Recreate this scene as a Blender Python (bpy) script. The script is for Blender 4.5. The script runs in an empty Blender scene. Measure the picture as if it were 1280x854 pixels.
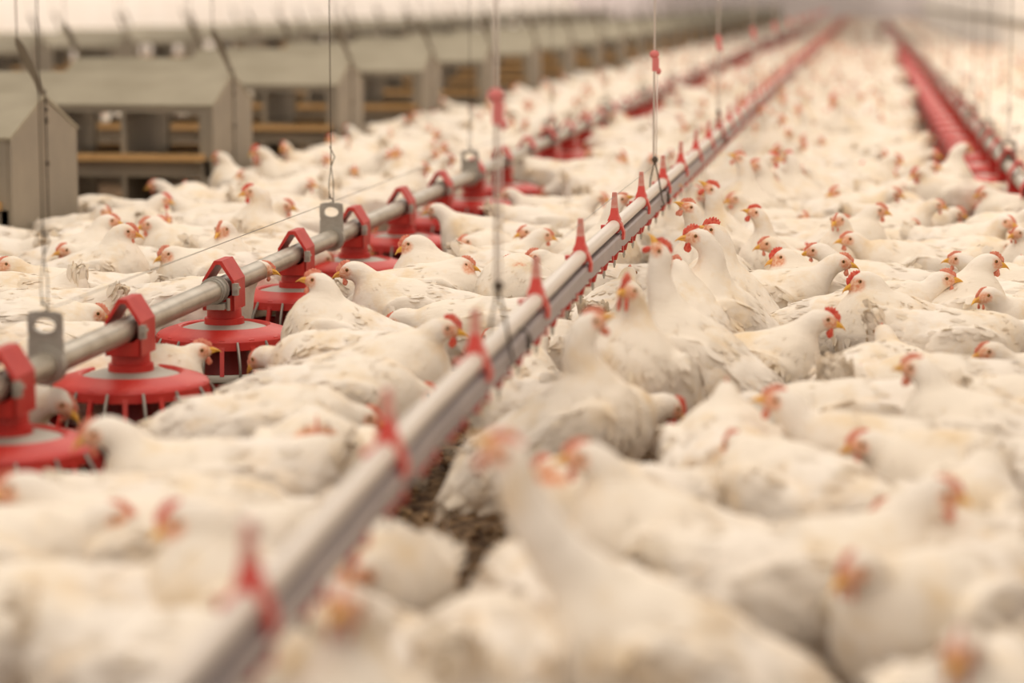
import bpy, math, random
import numpy as np
from mathutils import Vector, Matrix
random.seed(7); RNG = np.random.default_rng(11)
PI = math.pi
C = bpy.context.scene.collection
SC = bpy.context.scene

# ------------------------------------------------------------------ camera
FPX = 3000.0                       # focal length in pixels of a 1280 wide frame
CAM_Z = 1.02
VPX, VPY = 1085.0, -1.0            # where the long lines of the house meet
PITCH = math.atan((427 - VPY) / FPX)
YAW = math.atan((VPX - 640) / FPX * math.cos(PITCH))
cam_d = bpy.data.cameras.new('camera'); cam = bpy.data.objects.new('camera', cam_d); C.objects.link(cam)
SC.camera = cam
cam_d.sensor_width = 36.0; cam_d.lens = FPX / 1280 * 36.0
cam_d.clip_start = 0.05; cam_d.clip_end = 400
cam.location = (0, 0, CAM_Z)
cam.rotation_euler = (PI / 2 - PITCH, 0, YAW)
cam_d.dof.use_dof = True
cam_d.dof.focus_distance = 6.25
cam_d.dof.aperture_fstop = 1.8

# ------------------------------------------------------------------ light
SC.view_settings.view_transform = 'Standard'; SC.view_settings.look = 'None'
SC.view_settings.gamma = 1.0; SC.view_settings.use_curve_mapping = False
SC.view_settings.exposure = -0.34
w = bpy.data.worlds.new('world'); SC.world = w; w.use_nodes = True
nt = w.node_tree; nt.nodes.clear()
wo = nt.nodes.new('ShaderNodeOutputWorld'); bg = nt.nodes.new('ShaderNodeBackground')
tc = nt.nodes.new('ShaderNodeTexCoord'); sx = nt.nodes.new('ShaderNodeSeparateXYZ')
cr = nt.nodes.new('ShaderNodeValToRGB')
nt.links.new(tc.outputs['Generated'], sx.inputs[0]); nt.links.new(sx.outputs[2], cr.inputs[0])
cr.color_ramp.elements[0].position = 0.0; cr.color_ramp.elements[0].color = (0.52, 0.455, 0.41, 1)
cr.color_ramp.elements[1].position = 0.75; cr.color_ramp.elements[1].color = (0.78, 0.70, 0.61, 1)
nt.links.new(cr.outputs[0], bg.inputs[0]); bg.inputs[1].default_value = 1.0
nt.links.new(bg.outputs[0], wo.inputs[0])

def area_light(name, loc, rot, sx_, sy_, power, col):
    d = bpy.data.lights.new(name, 'AREA'); d.shape = 'RECTANGLE'; d.size = sx_; d.size_y = sy_
    d.energy = power; d.color = col
    o = bpy.data.objects.new(name, d); C.objects.link(o); o.location = loc; o.rotation_euler = rot
    return o
# broad unseen light from above, plus added fills that brighten both side walls
area_light('overhead_fill', (-1.5, 14, 4.6), (0, 0, 0), 5.0, 46, 1150, (1.0, 0.88, 0.75))  # soft overhead light added above the flock, stands for no particular lamp
area_light('left_wall_fill', (-8.7, 52, 3.0), (0, math.radians(62), 0), 1.0, 92, 2200, (1.0, 0.88, 0.78))  # added fill aimed at the left wall to brighten it
area_light('right_wall_fill', (0.3, 52, 2.1), (0, math.radians(-78), 0), 0.6, 92, 620, (1.0, 0.90, 0.80))  # unseen fill added to lift the right wall, kept mostly off the hens
# ------------------------------------------------------------------ materials
def mat(name, base, rough=0.6, metal=0.0, noise=None, bump=None, spec=0.5, scl=1.0):
    m = bpy.data.materials.new(name); m.use_nodes = True
    n = m.node_tree; b = n.nodes['Principled BSDF']
    b.inputs['Base Color'].default_value = (*base, 1); b.inputs['Roughness'].default_value = rough
    b.inputs['Metallic'].default_value = metal; b.inputs['Specular IOR Level'].default_value = spec
    t = n.nodes.new('ShaderNodeTexCoord')
    if noise:
        col2, sc_, lo, hi = noise
        ns = n.nodes.new('ShaderNodeTexNoise'); ns.inputs['Scale'].default_value = sc_; ns.inputs['Detail'].default_value = 5
        n.links.new(t.outputs['Object'], ns.inputs[0])
        r = n.nodes.new('ShaderNodeValToRGB'); r.color_ramp.elements[0].position = lo; r.color_ramp.elements[1].position = hi
        r.color_ramp.elements[0].color = (*base, 1); r.color_ramp.elements[1].color = (*col2, 1)
        n.links.new(ns.outputs[0], r.inputs[0]); n.links.new(r.outputs[0], b.inputs['Base Color'])
    if bump:
        bs, bd = bump
        n2 = n.nodes.new('ShaderNodeTexNoise'); n2.inputs['Scale'].default_value = bs; n2.inputs['Detail'].default_value = 4
        n.links.new(t.outputs['Object'], n2.inputs[0])
        bp = n.nodes.new('ShaderNodeBump'); bp.inputs['Strength'].default_value = 0.6; bp.inputs['Distance'].default_value = bd
        n.links.new(n2.outputs[0], bp.inputs['Height']); n.links.new(bp.outputs[0], b.inputs['Normal'])
    return m

def feather_material(name='white_feathers', vane=False):
    m = bpy.data.materials.new(name); m.use_nodes = True
    n = m.node_tree; L = n.links; b = n.nodes['Principled BSDF']
    b.inputs['Roughness'].default_value = 0.85; b.inputs['Specular IOR Level'].default_value = 0.15
    t = n.nodes.new('ShaderNodeTexCoord'); oi = n.nodes.new('ShaderNodeObjectInfo')
    add = n.nodes.new('ShaderNodeVectorMath'); add.operation = 'ADD'
    L.new(t.outputs['Object'], add.inputs[0]); L.new(oi.outputs['Random'], add.inputs[1])
    n1 = n.nodes.new('ShaderNodeTexNoise'); n1.inputs['Scale'].default_value = 9; n1.inputs['Detail'].default_value = 6; n1.inputs['Roughness'].default_value = 0.65
    L.new(add.outputs[0], n1.inputs[0])
    r1 = n.nodes.new('ShaderNodeValToRGB'); r1.color_ramp.elements[0].position = 0.50; r1.color_ramp.elements[1].position = 0.74
    r1.color_ramp.elements[0].color = (0.88, 0.81, 0.725, 1); r1.color_ramp.elements[1].color = (0.80, 0.62, 0.40, 1)
    L.new(n1.outputs[0], r1.inputs[0])
    at = n.nodes.new('ShaderNodeAttribute'); at.attribute_name = 'straw'
    mx0 = n.nodes.new('ShaderNodeMix'); mx0.data_type = 'RGBA'
    L.new(at.outputs['Fac'], mx0.inputs[0]); L.new(r1.outputs[0], mx0.inputs[6]); mx0.inputs[7].default_value = (0.85, 0.72, 0.50, 1)
    # bare skin of the face
    fa = n.nodes.new('ShaderNodeAttribute'); fa.attribute_name = 'face'
    n3 = n.nodes.new('ShaderNodeTexNoise'); n3.inputs['Scale'].default_value = 150; n3.inputs['Detail'].default_value = 3
    L.new(t.outputs['Object'], n3.inputs[0])
    r3 = n.nodes.new('ShaderNodeValToRGB'); r3.color_ramp.elements[0].position = 0.35; r3.color_ramp.elements[1].position = 0.65
    r3.color_ramp.elements[0].color = (0.70, 0.25, 0.13, 1); r3.color_ramp.elements[1].color = (0.84, 0.55, 0.38, 1)
    L.new(n3.outputs[0], r3.inputs[0])
    mx = n.nodes.new('ShaderNodeMix'); mx.data_type = 'RGBA'
    L.new(fa.outputs['Fac'], mx.inputs[0]); L.new(mx0.outputs[2], mx.inputs[6]); L.new(r3.outputs[0], mx.inputs[7])
    L.new(mx.outputs[2], b.inputs['Base Color'])
    n2 = n.nodes.new('ShaderNodeTexNoise'); n2.inputs['Scale'].default_value = 75; n2.inputs['Detail'].default_value = 4
    mp = n.nodes.new('ShaderNodeMapping'); mp.inputs['Scale'].default_value = (0.35, 1.2, 1.0)
    L.new(add.outputs[0], mp.inputs[0]); L.new(mp.outputs[0], n2.inputs[0])
    bp = n.nodes.new('ShaderNodeBump'); bp.inputs['Strength'].default_value = 0.45; bp.inputs['Distance'].default_value = 0.004
    L.new(n2.outputs[0], bp.inputs['Height']); L.new(bp.outputs[0], b.inputs['Normal'])
    if vane:      # a thin feather lets light through
        tr = n.nodes.new('ShaderNodeBsdfTranslucent'); ms = n.nodes.new('ShaderNodeMixShader'); ms.inputs[0].default_value = 0.18
        out = [q for q in n.nodes if q.type == 'OUTPUT_MATERIAL'][0]
        L.new(mx.outputs[2], tr.inputs[0]); L.new(b.outputs[0], ms.inputs[1]); L.new(tr.outputs[0], ms.inputs[2]); L.new(ms.outputs[0], out.inputs[0])
    return m
M_F = feather_material(); M_V = feather_material('feather_vane', True)
M_COMB = mat('comb_red', (0.62, 0.05, 0.03), 0.5, noise=((0.75, 0.16, 0.09), 120, 0.4, 0.65))
M_COMBP = mat('comb_pale', (0.66, 0.17, 0.10), 0.55, noise=((0.78, 0.33, 0.22), 100, 0.4, 0.65))
M_BEAK = mat('beak_horn', (0.83, 0.46, 0.06), 0.38, noise=((0.72, 0.34, 0.10), 60, 0.4, 0.7))
M_IRIS = mat('eye_amber', (0.30, 0.13, 0.02), 0.15); M_PUPIL = mat('eye_black', (0.01, 0.008, 0.006), 0.08)
M_LEG = mat('shank_yellow', (0.72, 0.50, 0.20), 0.6, noise=((0.5, 0.33, 0.14), 40, 0.4, 0.7))
M_NEST_ = None

# ------------------------------------------------------------------ implicit surfaces -> mesh
def surface_nets(F, org, h):
    S = F < 0
    nx, ny, nz = F.shape
    c = [S[i:nx-1+i, j:ny-1+j, k:nz-1+k] for i in (0, 1) for j in (0, 1) for k in (0, 1)]
    cnt = sum(x.astype(np.int8) for x in c)
    act = (cnt > 0) & (cnt < 8)
    idx = np.full(act.shape, -1, np.int64); ai = np.argwhere(act); idx[act] = np.arange(len(ai))
    acc = np.zeros((len(ai), 3)); num = np.zeros(len(ai))
    def fv(o): return F[ai[:, 0]+o[0], ai[:, 1]+o[1], ai[:, 2]+o[2]]
    for a in range(3):
        for b in (0, 1):
            for d in (0, 1):
                o0 = [0, 0, 0]; o1 = [0, 0, 0]; u, v = [x for x in range(3) if x != a]
                o0[u] = b; o0[v] = d; o1[u] = b; o1[v] = d; o1[a] = 1
                f0 = fv(o0); f1 = fv(o1); cr_ = (f0 < 0) != (f1 < 0)
                t = np.where(cr_, f0 / np.where(cr_, f0 - f1, 1), 0)
                p = np.array(o0, float)[None].repeat(len(ai), 0); p[:, a] = t
                acc += np.where(cr_[:, None], p, 0); num += cr_
    V = (ai + acc / num[:, None]) * h + org
    Q = []
    for a in range(3):
        u, v = [(1, 2), (2, 0), (0, 1)][a]
        sl0 = [slice(1, -1)] * 3; sl1 = [slice(1, -1)] * 3
        sl0[a] = slice(0, -1); sl1[a] = slice(1, None)
        A = S[tuple(sl0)]; B = S[tuple(sl1)]
        for flip, msk in ((0, A & ~B), (1, B & ~A)):
            e = np.argwhere(msk); e = e + 1; e[:, a] -= 1
            def cell(du, dv):
                q = e.copy(); q[:, u] -= du; q[:, v] -= dv
                return idx[q[:, 0], q[:, 1], q[:, 2]]
            q = np.stack([cell(1, 1), cell(0, 1), cell(0, 0), cell(1, 0)], 1)
            if flip: q = q[:, ::-1]
            Q.append(q)
    return V, np.concatenate(Q)

def smooth_verts(V, Q, it=2, lam=0.5):
    E = np.concatenate([Q[:, [0, 1]], Q[:, [1, 2]], Q[:, [2, 3]], Q[:, [3, 0]]]); E = np.concatenate([E, E[:, ::-1]])
    n = np.bincount(E[:, 0], minlength=len(V))[:, None]
    for _ in range(it):
        A = np.stack([np.bincount(E[:, 0], V[E[:, 1], k], minlength=len(V)) for k in range(3)], 1) / np.maximum(n, 1)
        V = V + lam * (A - V)
    return V

def vnormals(V, Q):
    fn = np.cross(V[Q[:, 2]] - V[Q[:, 0]], V[Q[:, 3]] - V[Q[:, 1]])
    N = np.zeros_like(V)
    for k in range(4): np.add.at(N, Q[:, k], fn)
    return N / np.maximum(np.linalg.norm(N, axis=1, keepdims=True), 1e-12)

def smin(a, b, k):
    h = np.clip(0.5 + 0.5 * (b - a) / k, 0, 1)
    return b * (1 - h) + a * h - k * h * (1 - h)

def rot_y(p):      # pitch up by p: +X rises towards +Z
    c, s = math.cos(p), math.sin(p); return np.array([[c, 0, -s], [0, 1, 0], [s, 0, c]])
def rot_z(a):
    c, s = math.cos(a), math.sin(a); return np.array([[c, -s, 0], [s, c, 0], [0, 0, 1]])

def ell(P, c, r, R=None):
    q = P - np.array(c, np.float32)
    if R is not None: q = q @ R
    r = np.array(r, np.float32)
    k0 = np.sqrt(((q / r) ** 2).sum(-1)); k1 = np.sqrt(((q / (r * r)) ** 2).sum(-1))
    return k0 * (k0 - 1) / np.maximum(k1, 1e-6)

def capsule_chain(P, pts, rad):
    out = None
    for i in range(len(pts) - 1):
        a, b = pts[i], pts[i + 1]; ab = b - a
        t = np.clip(((P - a) @ ab) / max(ab @ ab, 1e-9), 0, 1)
        d = np.sqrt(((P - a - t[..., None] * ab) ** 2).sum(-1)) - (rad[i] + (rad[i+1] - rad[i]) * t)
        out = d if out is None else np.minimum(out, d)
    return out

def bez(p0, p1, p2, p3, n):
    t = np.linspace(0, 1, n)[:, None]
    return (1-t)**3*p0 + 3*(1-t)**2*t*p1 + 3*(1-t)*t*t*p2 + t**3*p3

def mesh_from(name, V, faces, mats, mi=None, attrs=None, smooth=True):
    me = bpy.data.meshes.new(name)
    faces = [tuple(f) for f in faces]
    me.from_pydata([tuple(v) for v in V], [], faces)
    for m in mats: me.materials.append(m)
    if mi is not None: me.polygons.foreach_set('material_index', np.asarray(mi, np.int32))
    if smooth: me.polygons.foreach_set('use_smooth', np.ones(len(me.polygons), bool))
    for k, v in (attrs or {}).items():
        a = me.attributes.new(k, 'FLOAT', 'POINT'); a.data.foreach_set('value', np.asarray(v, np.float32))
    me.update()
    return me

class Buf:
    """verts, faces, material index and point attributes, grown piece by piece"""
    def __init__(s): s.V = []; s.F = []; s.M = []; s.face = []; s.straw = []; s.n = 0
    def add(s, V, F, m=0, face=0.0, straw=0.0):
        V = np.asarray(V, float); k = len(V)
        s.V.append(V); s.F += [tuple(int(i) + s.n for i in f) for f in F]
        s.M += [m] * len(F) if np.isscalar(m) else list(m)
        s.face.append(np.full(k, face) if np.isscalar(face) else np.asarray(face)); s.straw.append(np.full(k, straw) if np.isscalar(straw) else np.asarray(straw))
        s.n += k
    def mesh(s, name, mats):
        return mesh_from(name, np.concatenate(s.V), s.F, mats, s.M, {'face': np.concatenate(s.face), 'straw': np.concatenate(s.straw)})

def feather(base, d, nrm, L, W, lift, curl=0.25, segs=3):
    """one feather: a cupped leaf lying along d on the surface with normal nrm"""
    d = d / np.linalg.norm(d); s = np.cross(nrm, d); s /= max(np.linalg.norm(s), 1e-9)
    V = []
    for i in range(segs + 1):
        t = i / segs
        w = W * [0.55, 1.0, 0.9, 0.30][i] if segs == 3 else W * (0.6 + 1.2 * t - 1.6 * t * t)
        c = base + d * L * t + nrm * (-0.002 + lift * t - curl * L * t * t * 0.35)
        for u in (-1, 0, 1):
            V.append(c + s * w * u * 0.5 - nrm * abs(u) * w * 0.14)
    F = []
    for i in range(segs):
        a = i * 3
        F += [(a, a+1, a+4, a+3), (a+1, a+2, a+5, a+4)]
    return np.array(V), F

def lump_sphere(c, r, R=None, nu=10, nv=7):
    V = []; F = []
    for j in range(nv + 1):
        th = PI * j / nv
        for i in range(nu):
            a = 2 * PI * i / nu
            V.append([r[0]*math.sin(th)*math.cos(a), r[1]*math.sin(th)*math.sin(a), r[2]*math.cos(th)])
    V = np.array(V)
    if R is not None: V = V @ R.T
    V = V + np.array(c)
    for j in range(nv):
        for i in range(nu):
            k = (i + 1) % nu
            F.append((j*nu+i, (j+1)*nu+i, (j+1)*nu+k, j*nu+k))
    return V, F

# ------------------------------------------------------------------ the hen
def hen_parts(hf=0.20, hz=0.36, side=0.0, hp=-8, hyaw=0, bp=8, sq=0.0, tail=35, big=0.0, vox=0.008, nf=640, comb=1.0, legs=True, detail=2, fluff=1.0):
    """hf, hz, side: head centre ahead of / above / beside the hen's foot point; hp: beak pitch; hyaw: head turned left;
    bp: breast up; sq: how far the body is lowered; tail: rise of the tail.  Returns dict part -> mesh."""
    rs = np.random.default_rng(int(abs(hf*1e4+hz*1e5+bp*37+tail*11+side*1e4+nf)) % 99991)
    Rb = rot_y(math.radians(bp)); zc = 0.192 - sq
    zc += 0.012 * (bp > 30)
    C0 = np.array([0, 0, zc])
    def bl(x, y, z): return C0 + Rb @ np.array([x, y, z])
    Rh = rot_z(math.radians(hyaw)) @ rot_y(math.radians(hp))
    H = np.array([hf, side, hz])
    # neck
    n0 = bl(0.075, 0, 0.005); up = bl(0.165, 0, 0.045)
    hb = H + Rh @ np.array([-0.024, 0, -0.014])
    gap = np.linalg.norm(hb - n0)
    nd = np.array([0, 0, -1.0]) * 0.55 + Rh @ np.array([-0.75, 0, -0.35]); nd /= np.linalg.norm(nd)
    if hz < zc + 0.02: nd = Rh @ np.array([-1.0, 0, 0.25]); nd /= np.linalg.norm(nd)
    p1 = n0 + (up - n0) * min(1.0, gap / 0.16)
    if hz - zc > 0.19: p1 = n0 + (up - n0) * 0.62 + np.array([0, 0, 0.03])
    neck = bez(n0, p1, hb + nd * gap * 0.38, hb, 11)
    rad = np.interp(np.linspace(0, 1, 11), [0, 0.25, 0.5, 0.75, 1], [0.080, 0.068, 0.047, 0.034, 0.0265])
    if hz - zc > 0.17: rad = np.interp(np.linspace(0, 1, 11), [0, 0.22, 0.5, 0.75, 1], [0.072, 0.054, 0.039, 0.031, 0.026])
    if gap < 0.17: rad = rad * np.interp(np.linspace(0, 1, 11), [0, 1], [1.0, 1.05])
    tdir = Rb @ rot_y(math.radians(180 - tail)) @ np.array([1.0, 0, 0])   # tail direction
    tdir = np.array([-math.cos(math.radians(tail)), 0, math.sin(math.radians(tail))]); tdir = Rb @ tdir
    t0 = bl(-0.125, 0, 0.035); t1 = t0 + tdir * 0.098
    lo = np.array([min(-0.27, t1[0]-0.04), min(-0.135, side-0.05), -0.0]); hi = np.array([max(0.2, hf+0.07), max(0.135, side+0.05), max(0.33, hz+0.06)])
    hi[2] = max(hi[2], t1[2] + 0.05, bl(0.1, 0, 0.1)[2] + 0.04); hi[0] = max(hi[0], bl(0.15, 0, -0.02)[0]+0.03); lo[0] = min(lo[0], bl(-0.17, 0, 0)[0] - 0.04)
    lo -= 2 * vox; hi += 2 * vox
    dims = np.ceil((hi - lo) / vox).astype(int) + 1
    g = np.stack(np.meshgrid(*[lo[k] + vox * np.arange(dims[k]) for k in range(3)], indexing='ij'), -1).astype(np.float32)
    Rf = Rb.astype(np.float32)
    d = ell(g, bl(0.0, 0, 0.0), (0.168, 0.106 + big, 0.102 + big), Rf)
    d = smin(d, ell(g, bl(0.075, 0, -0.018), (0.102, 0.094 + big, 0.094 + big), Rf), 0.03)
    d = smin(d, ell(g, bl(-0.105, 0, 0.012), (0.090, 0.080, 0.074), Rf), 0.04)
    for s in (-1, 1):
        d = smin(d, ell(g, bl(-0.025, s * 0.046, -0.062), (0.078, 0.048, 0.062), Rf), 0.03)
        d = smin(d, ell(g, bl(-0.02, s * (0.095 + big), 0.012), (0.125, 0.020, 0.062), Rf @ rot_y(math.radians(6)).astype(np.float32) @ rot_z(s * math.radians(4)).astype(np.float32)), 0.018)
    d = smin(d, capsule_chain(g, np.array([t0, t0 + tdir * 0.06, t1], np.float32), [0.058, 0.038, 0.013]), 0.045)
    d = smin(d, capsule_chain(g, neck.astype(np.float32), rad), 0.03)
    Rhf = Rh.astype(np.float32)
    d = smin(d, ell(g, H + Rh @ np.array([-0.004, 0, 0.0]), (0.031, 0.0215, 0.0245), Rhf), 0.012)
    d = smin(d, ell(g, H + Rh @ np.array([0.018, 0, -0.004]), (0.019, 0.0125, 0.0145), Rhf), 0.010)
    V, Q = surface_nets(d, lo, vox); V = smooth_verts(V, Q, 2, 0.5); N = vnormals(V, Q)
    # lumps of the plumage
    q = V * 1.0
    lum = (np.sin(q[:, 0]*38+1+2*np.sin(q[:, 2]*31)) * np.sin(q[:, 2]*44+2*np.sin(q[:, 0]*29)+q[:, 1]*30) + 0.6*np.sin(q[:, 0]*83+q[:, 2]*61+hf*50)*np.sin(q[:, 1]*71+q[:, 2]*57))
    hd = np.linalg.norm(V - H, axis=1)
    V = V + N * (lum * 0.0022 * fluff * np.clip((hd - 0.05) / 0.08, 0, 1))[:, None]
    # face patch in head space
    loc = (V - H) @ Rh
    ee = np.array([0.006, 0, 0.004])
    fd = np.sqrt((np.minimum(loc[:, 0] - 0.016, 0) / 0.0185) ** 2 + ((loc[:, 2] + 0.001) / 0.0155) ** 2)
    face = np.clip((1.2 - fd) / 0.5, 0, 0.95) * (hd < 0.06)
    tl = np.clip(1 - np.linalg.norm(V - t1, axis=1) / 0.11, 0, 1) * 0.25
    hk = np.clip(1 - np.abs(np.linalg.norm(V - n0, axis=1) - 0.10) / 0.05, 0, 1) * 0.18 * (N[:, 2] > 0)
    B = Buf(); B.add(V, Q, 0, face, np.clip(tl + hk, 0, 1))
    # flow of the plumage: from the head down the neck and back to the tail
    spine = np.concatenate([neck[::-1], [bl(0.0, 0, 0.01), bl(-0.10, 0, 0.02), t1]])
    tang = np.gradient(spine, axis=0); tang /= np.linalg.norm(tang, axis=1, keepdims=True)
    if nf:
        w_ = np.where(hd > 0.045, 1.0, 0.0); w_ /= w_.sum()
        pick = rs.choice(len(V), size=min(nf, int((w_ > 0).sum())), replace=False, p=w_)
        for i in pick:
            p = V[i]; n_ = N[i]
            j = int(((spine - p) ** 2).sum(1).argmin()); t = tang[j] * 0.9
            if j >= 10: t = t + np.array([0, 0, -0.25])
            t = t - n_ * (t @ n_); ln = np.linalg.norm(t)
            if ln < 0.15: continue
            t = t / ln + rs.normal(0, 0.13, 3); t = t - n_ * (t @ n_)
            k = np.clip((hd[i] - 0.04) / 0.16, 0, 1)
            L = (0.014 + 0.030 * k) * rs.uniform(0.8, 1.25); W = L * rs.uniform(0.36, 0.52)
            fv_, ff = feather(p, t, n_, L, W, (0.0012 + 0.0012 * k) * rs.uniform(0.3, 1.3) + 0.0014, 0.12)
            B.add(fv_, ff, 1, 0.0, float(B.straw[0][i]) * 0.9 + (0.25 if rs.random() < 0.10 else 0.0))
        # folded wings: rows of long coverts and flight feathers
        for s in (-1, 1):
            for row, (n_f, z0, L, xx) in enumerate([(6, -0.028, 0.105, 0.02), (7, 0.000, 0.085, 0.045), (7, 0.026, 0.065, 0.07)]):
                for k in range(n_f):
                    u = k / (n_f - 1)
                    x = xx - 0.13 * u; z = z0 + 0.012 * u + rs.normal(0, 0.002)
                    y = s * (0.112 + big - 0.022 * abs(x + 0.02) / 0.1 - 0.012 * (row == 2))
                    fv_, ff = feather(bl(x, y, z), Rb @ np.array([-1.0, -s * (0.10 + 0.12 * u), 0.10 - 0.05 * row + rs.normal(0, 0.04)]), Rb @ np.array([0.0, s, 0.12 + 0.1 * row]), L * rs.uniform(0.85, 1.1), 0.026, 0.003, 0.08)
                    B.add(fv_, ff, 1, 0, 0.06 + 0.1 * u * rs.random())
    out = {'body': B}
    # tail feathers
    T = Buf()
    if detail > 0:
        side_v = np.array([0, 1.0, 0]); upv = np.cross(side_v, tdir); upv = upv if upv[2] > 0 else -upv
        for lay in range(3):
            nn = 7 - lay
            for k in range(nn):
                u = (k / (nn - 1) - 0.5) * 2
                dirf = tdir * 1.0 + side_v * u * (0.24 - 0.03 * lay) + upv * (0.02 - 0.04 * lay - 0.10 * u * u) + rs.normal(0, 0.035, 3)
                b0 = t0 + tdir * 0.042 + side_v * u * 0.026 + upv * (0.012 - 0.010 * lay)
                fn = upv + side_v * u * 1.1; fn = fn / np.linalg.norm(fn)
                fv_, ff = feather(b0, dirf, fn, rs.uniform(0.060, 0.080) * (1 - 0.08 * lay), 0.030, 0.003, 0.06)
                T.add(fv_, ff, 1, 0, 0.05 + 0.25 * rs.random())
        out['tail'] = T
    # beak
    K = Buf()
    for up_, (ln_, hh, z0, bend) in enumerate([(0.022, 0.0046, -0.0070, -0.08), (0.029, 0.0074, -0.0005, -0.45)]):
        pv = []; fs = []; ns = 6 if detail > 1 else 2; nr = 8 if detail > 1 else 5
        for i in range(ns + 1):
            t = i / ns; w_ = (1 - t) ** 0.75
            for a in range(nr):
                an = 2 * PI * a / nr
                pv.append([0.027 + ln_ * t, 0.0088 * w_ * math.cos(an), z0 + bend * ln_ * t ** 2.2 + hh * max(w_, 0.02) * math.sin(an)])
        for i in range(ns):
            for a in range(nr): fs.append((i*nr+a, i*nr+(a+1) % nr, (i+1)*nr+(a+1) % nr, (i+1)*nr+a))
        K.add(np.array(pv) @ Rh.T + H, fs, 0)
    out['beak'] = K
    # comb
    Kc = Buf(); pts = []; nn = 22 if detail > 1 else 6
    for i in range(nn + 1):
        t = i / nn; x = 0.036 - 0.041 * t
        zb = 0.0225 - 0.030 * max(0, 0.55 - t) ** 1.3
        env = math.sin(PI * (0.10 + 0.85 * t)) ** 0.7
        zt = zb + comb * (0.0035 + 0.0052 * env * (0.30 + 0.70 * abs(math.sin(PI * t * 5.5))))
        pts.append((x, zb - 0.006, zt))
    pv = []; fs = []
    for x, zb, zt in pts:
        for y, z in ((-0.0030, zb), (-0.0022, (zb+zt)/2), (-0.0006, zt), (0.0006, zt), (0.0022, (zb+zt)/2), (0.0030, zb)): pv.append([x, y, z])
    for i in range(nn):
        for a in range(5): fs.append((i*6+a, i*6+a+1, (i+1)*6+a+1, (i+1)*6+a))
    fs += [tuple(range(6)), tuple(range(nn*6+5, nn*6-1, -1))]
    Kc.add(np.array(pv) @ Rh.T + H, fs, 0); out['comb'] = Kc
    for s in (-1, 1):
        Wb = Buf()
        v, f = lump_sphere((0, 0, 0), (0.0045 + 0.0028 * min(comb, 1.8), 0.0026, 0.0115 * (0.45 + 0.45 * comb)), None, *((10, 7) if detail > 1 else (5, 4)))
        v[:, 0] *= 1 - 0.3 * (v[:, 2] > 0); v = v + np.array([0.021, s * 0.0085, -0.0245])
        Wb.add(v @ Rh.T + H, f, 0); out['wattle%d' % (s > 0)] = Wb
        if detail < 2: continue
        Eb = Buf(); v, f = lump_sphere((0, 0, 0), (0.0048, 0.0030, 0.0048), None, 12, 8)
        v[:, 1], v[:, 2] = v[:, 2].copy() * 0.62, v[:, 1].copy() * 1.5
        mi = [1 if (np.mean(v[list(q_)], axis=0)[[0, 2]] ** 2).sum() ** 0.5 < 0.0024 else 0 for q_ in f]
        v = v + np.array([0.0075, s * 0.0188, 0.0050]); Eb.add(v @ Rh.T + H, f, mi); out['eye%d' % (s > 0)] = Eb
        Lb = Buf(); v, f = lump_sphere((-0.0105, s * 0.0195, -0.004), (0.0048, 0.0026, 0.0065), None, 8, 6)
        Lb.add(v @ Rh.T + H, f, 0, 0.35); out['earlobe%d' % (s > 0)] = Lb
        if legs:
            G = Buf(); hip = bl(-0.01, s * 0.05, -0.09); foot = np.array([0.0, s * 0.055, 0.008])
            hock = np.array([hip[0] - 0.012, s * 0.052, max(0.055, (hip[2]) * 0.62)])
            def tube(pa, pb, ra, rb, n=7):
                dd = (pb - pa); dd /= np.linalg.norm(dd); a_ = np.cross(dd, [0.3, 1, 0.2]); a_ /= np.linalg.norm(a_); b_ = np.cross(dd, a_)
                vv = []; 
                for p_, r_ in ((pa, ra), (pb, rb)):
                    for i in range(n):
                        an = 2*PI*i/n; vv.append(p_ + a_*r_*math.cos(an) + b_*r_*math.sin(an))
                G.add(np.array(vv), [(i, (i+1) % n, n+(i+1) % n, n+i) for i in range(n)] + [tuple(range(n-1, -1, -1)), tuple(range(n, 2*n))])
            tube(hip, hock, 0.016, 0.009); tube(hock, foot, 0.0085, 0.0075)
            for an, ln_ in ((0, 0.055), (28, 0.045), (-28, 0.045), (180, 0.022)):
                e = foot + np.array([math.cos(math.radians(an)), math.sin(math.radians(an)), 0]) * ln_; e[2] = 0.005
                tube(foot, e, 0.0070, 0.0038)
            out['leg%d' % (s > 0)] = G
    return out
PART_MATS = {'body': [M_F, M_V], 'tail': [M_F, M_V], 'beak': [M_BEAK], 'comb': [M_COMB], 'wattle0': [M_COMB], 'wattle1': [M_COMB],
             'eye0': [M_IRIS, M_PUPIL], 'eye1': [M_IRIS, M_PUPIL], 'earlobe0': [M_F], 'earlobe1': [M_F], 'leg0': [M_LEG], 'leg1': [M_LEG]}
ALL_MATS = [M_F, M_V, M_BEAK, M_COMB, M_IRIS, M_PUPIL, M_LEG]
_cache = {}
def hen_meshes(kw):
    key = tuple(sorted(kw.items()))
    if key not in _cache:
        pale = kw.get('comb', 1.0) < 1.2
        _cache[key] = {k: b.mesh(k.rstrip('01'), [M_COMBP] if pale and PART_MATS[k] == [M_COMB] else PART_MATS[k]) for k, b in hen_parts(**kw).items()}
    return _cache[key]
def tag(o, label=None, cat=None, group=None, kind=None):
    for k, v in (('label', label), ('category', cat), ('group', group), ('kind', kind)):
        if v: o[k] = v
    return o
def link(name, me, parent=None):
    o = bpy.data.objects.new(name, me); C.objects.link(o)
    if parent is not None: o.parent = parent
    return o
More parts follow.
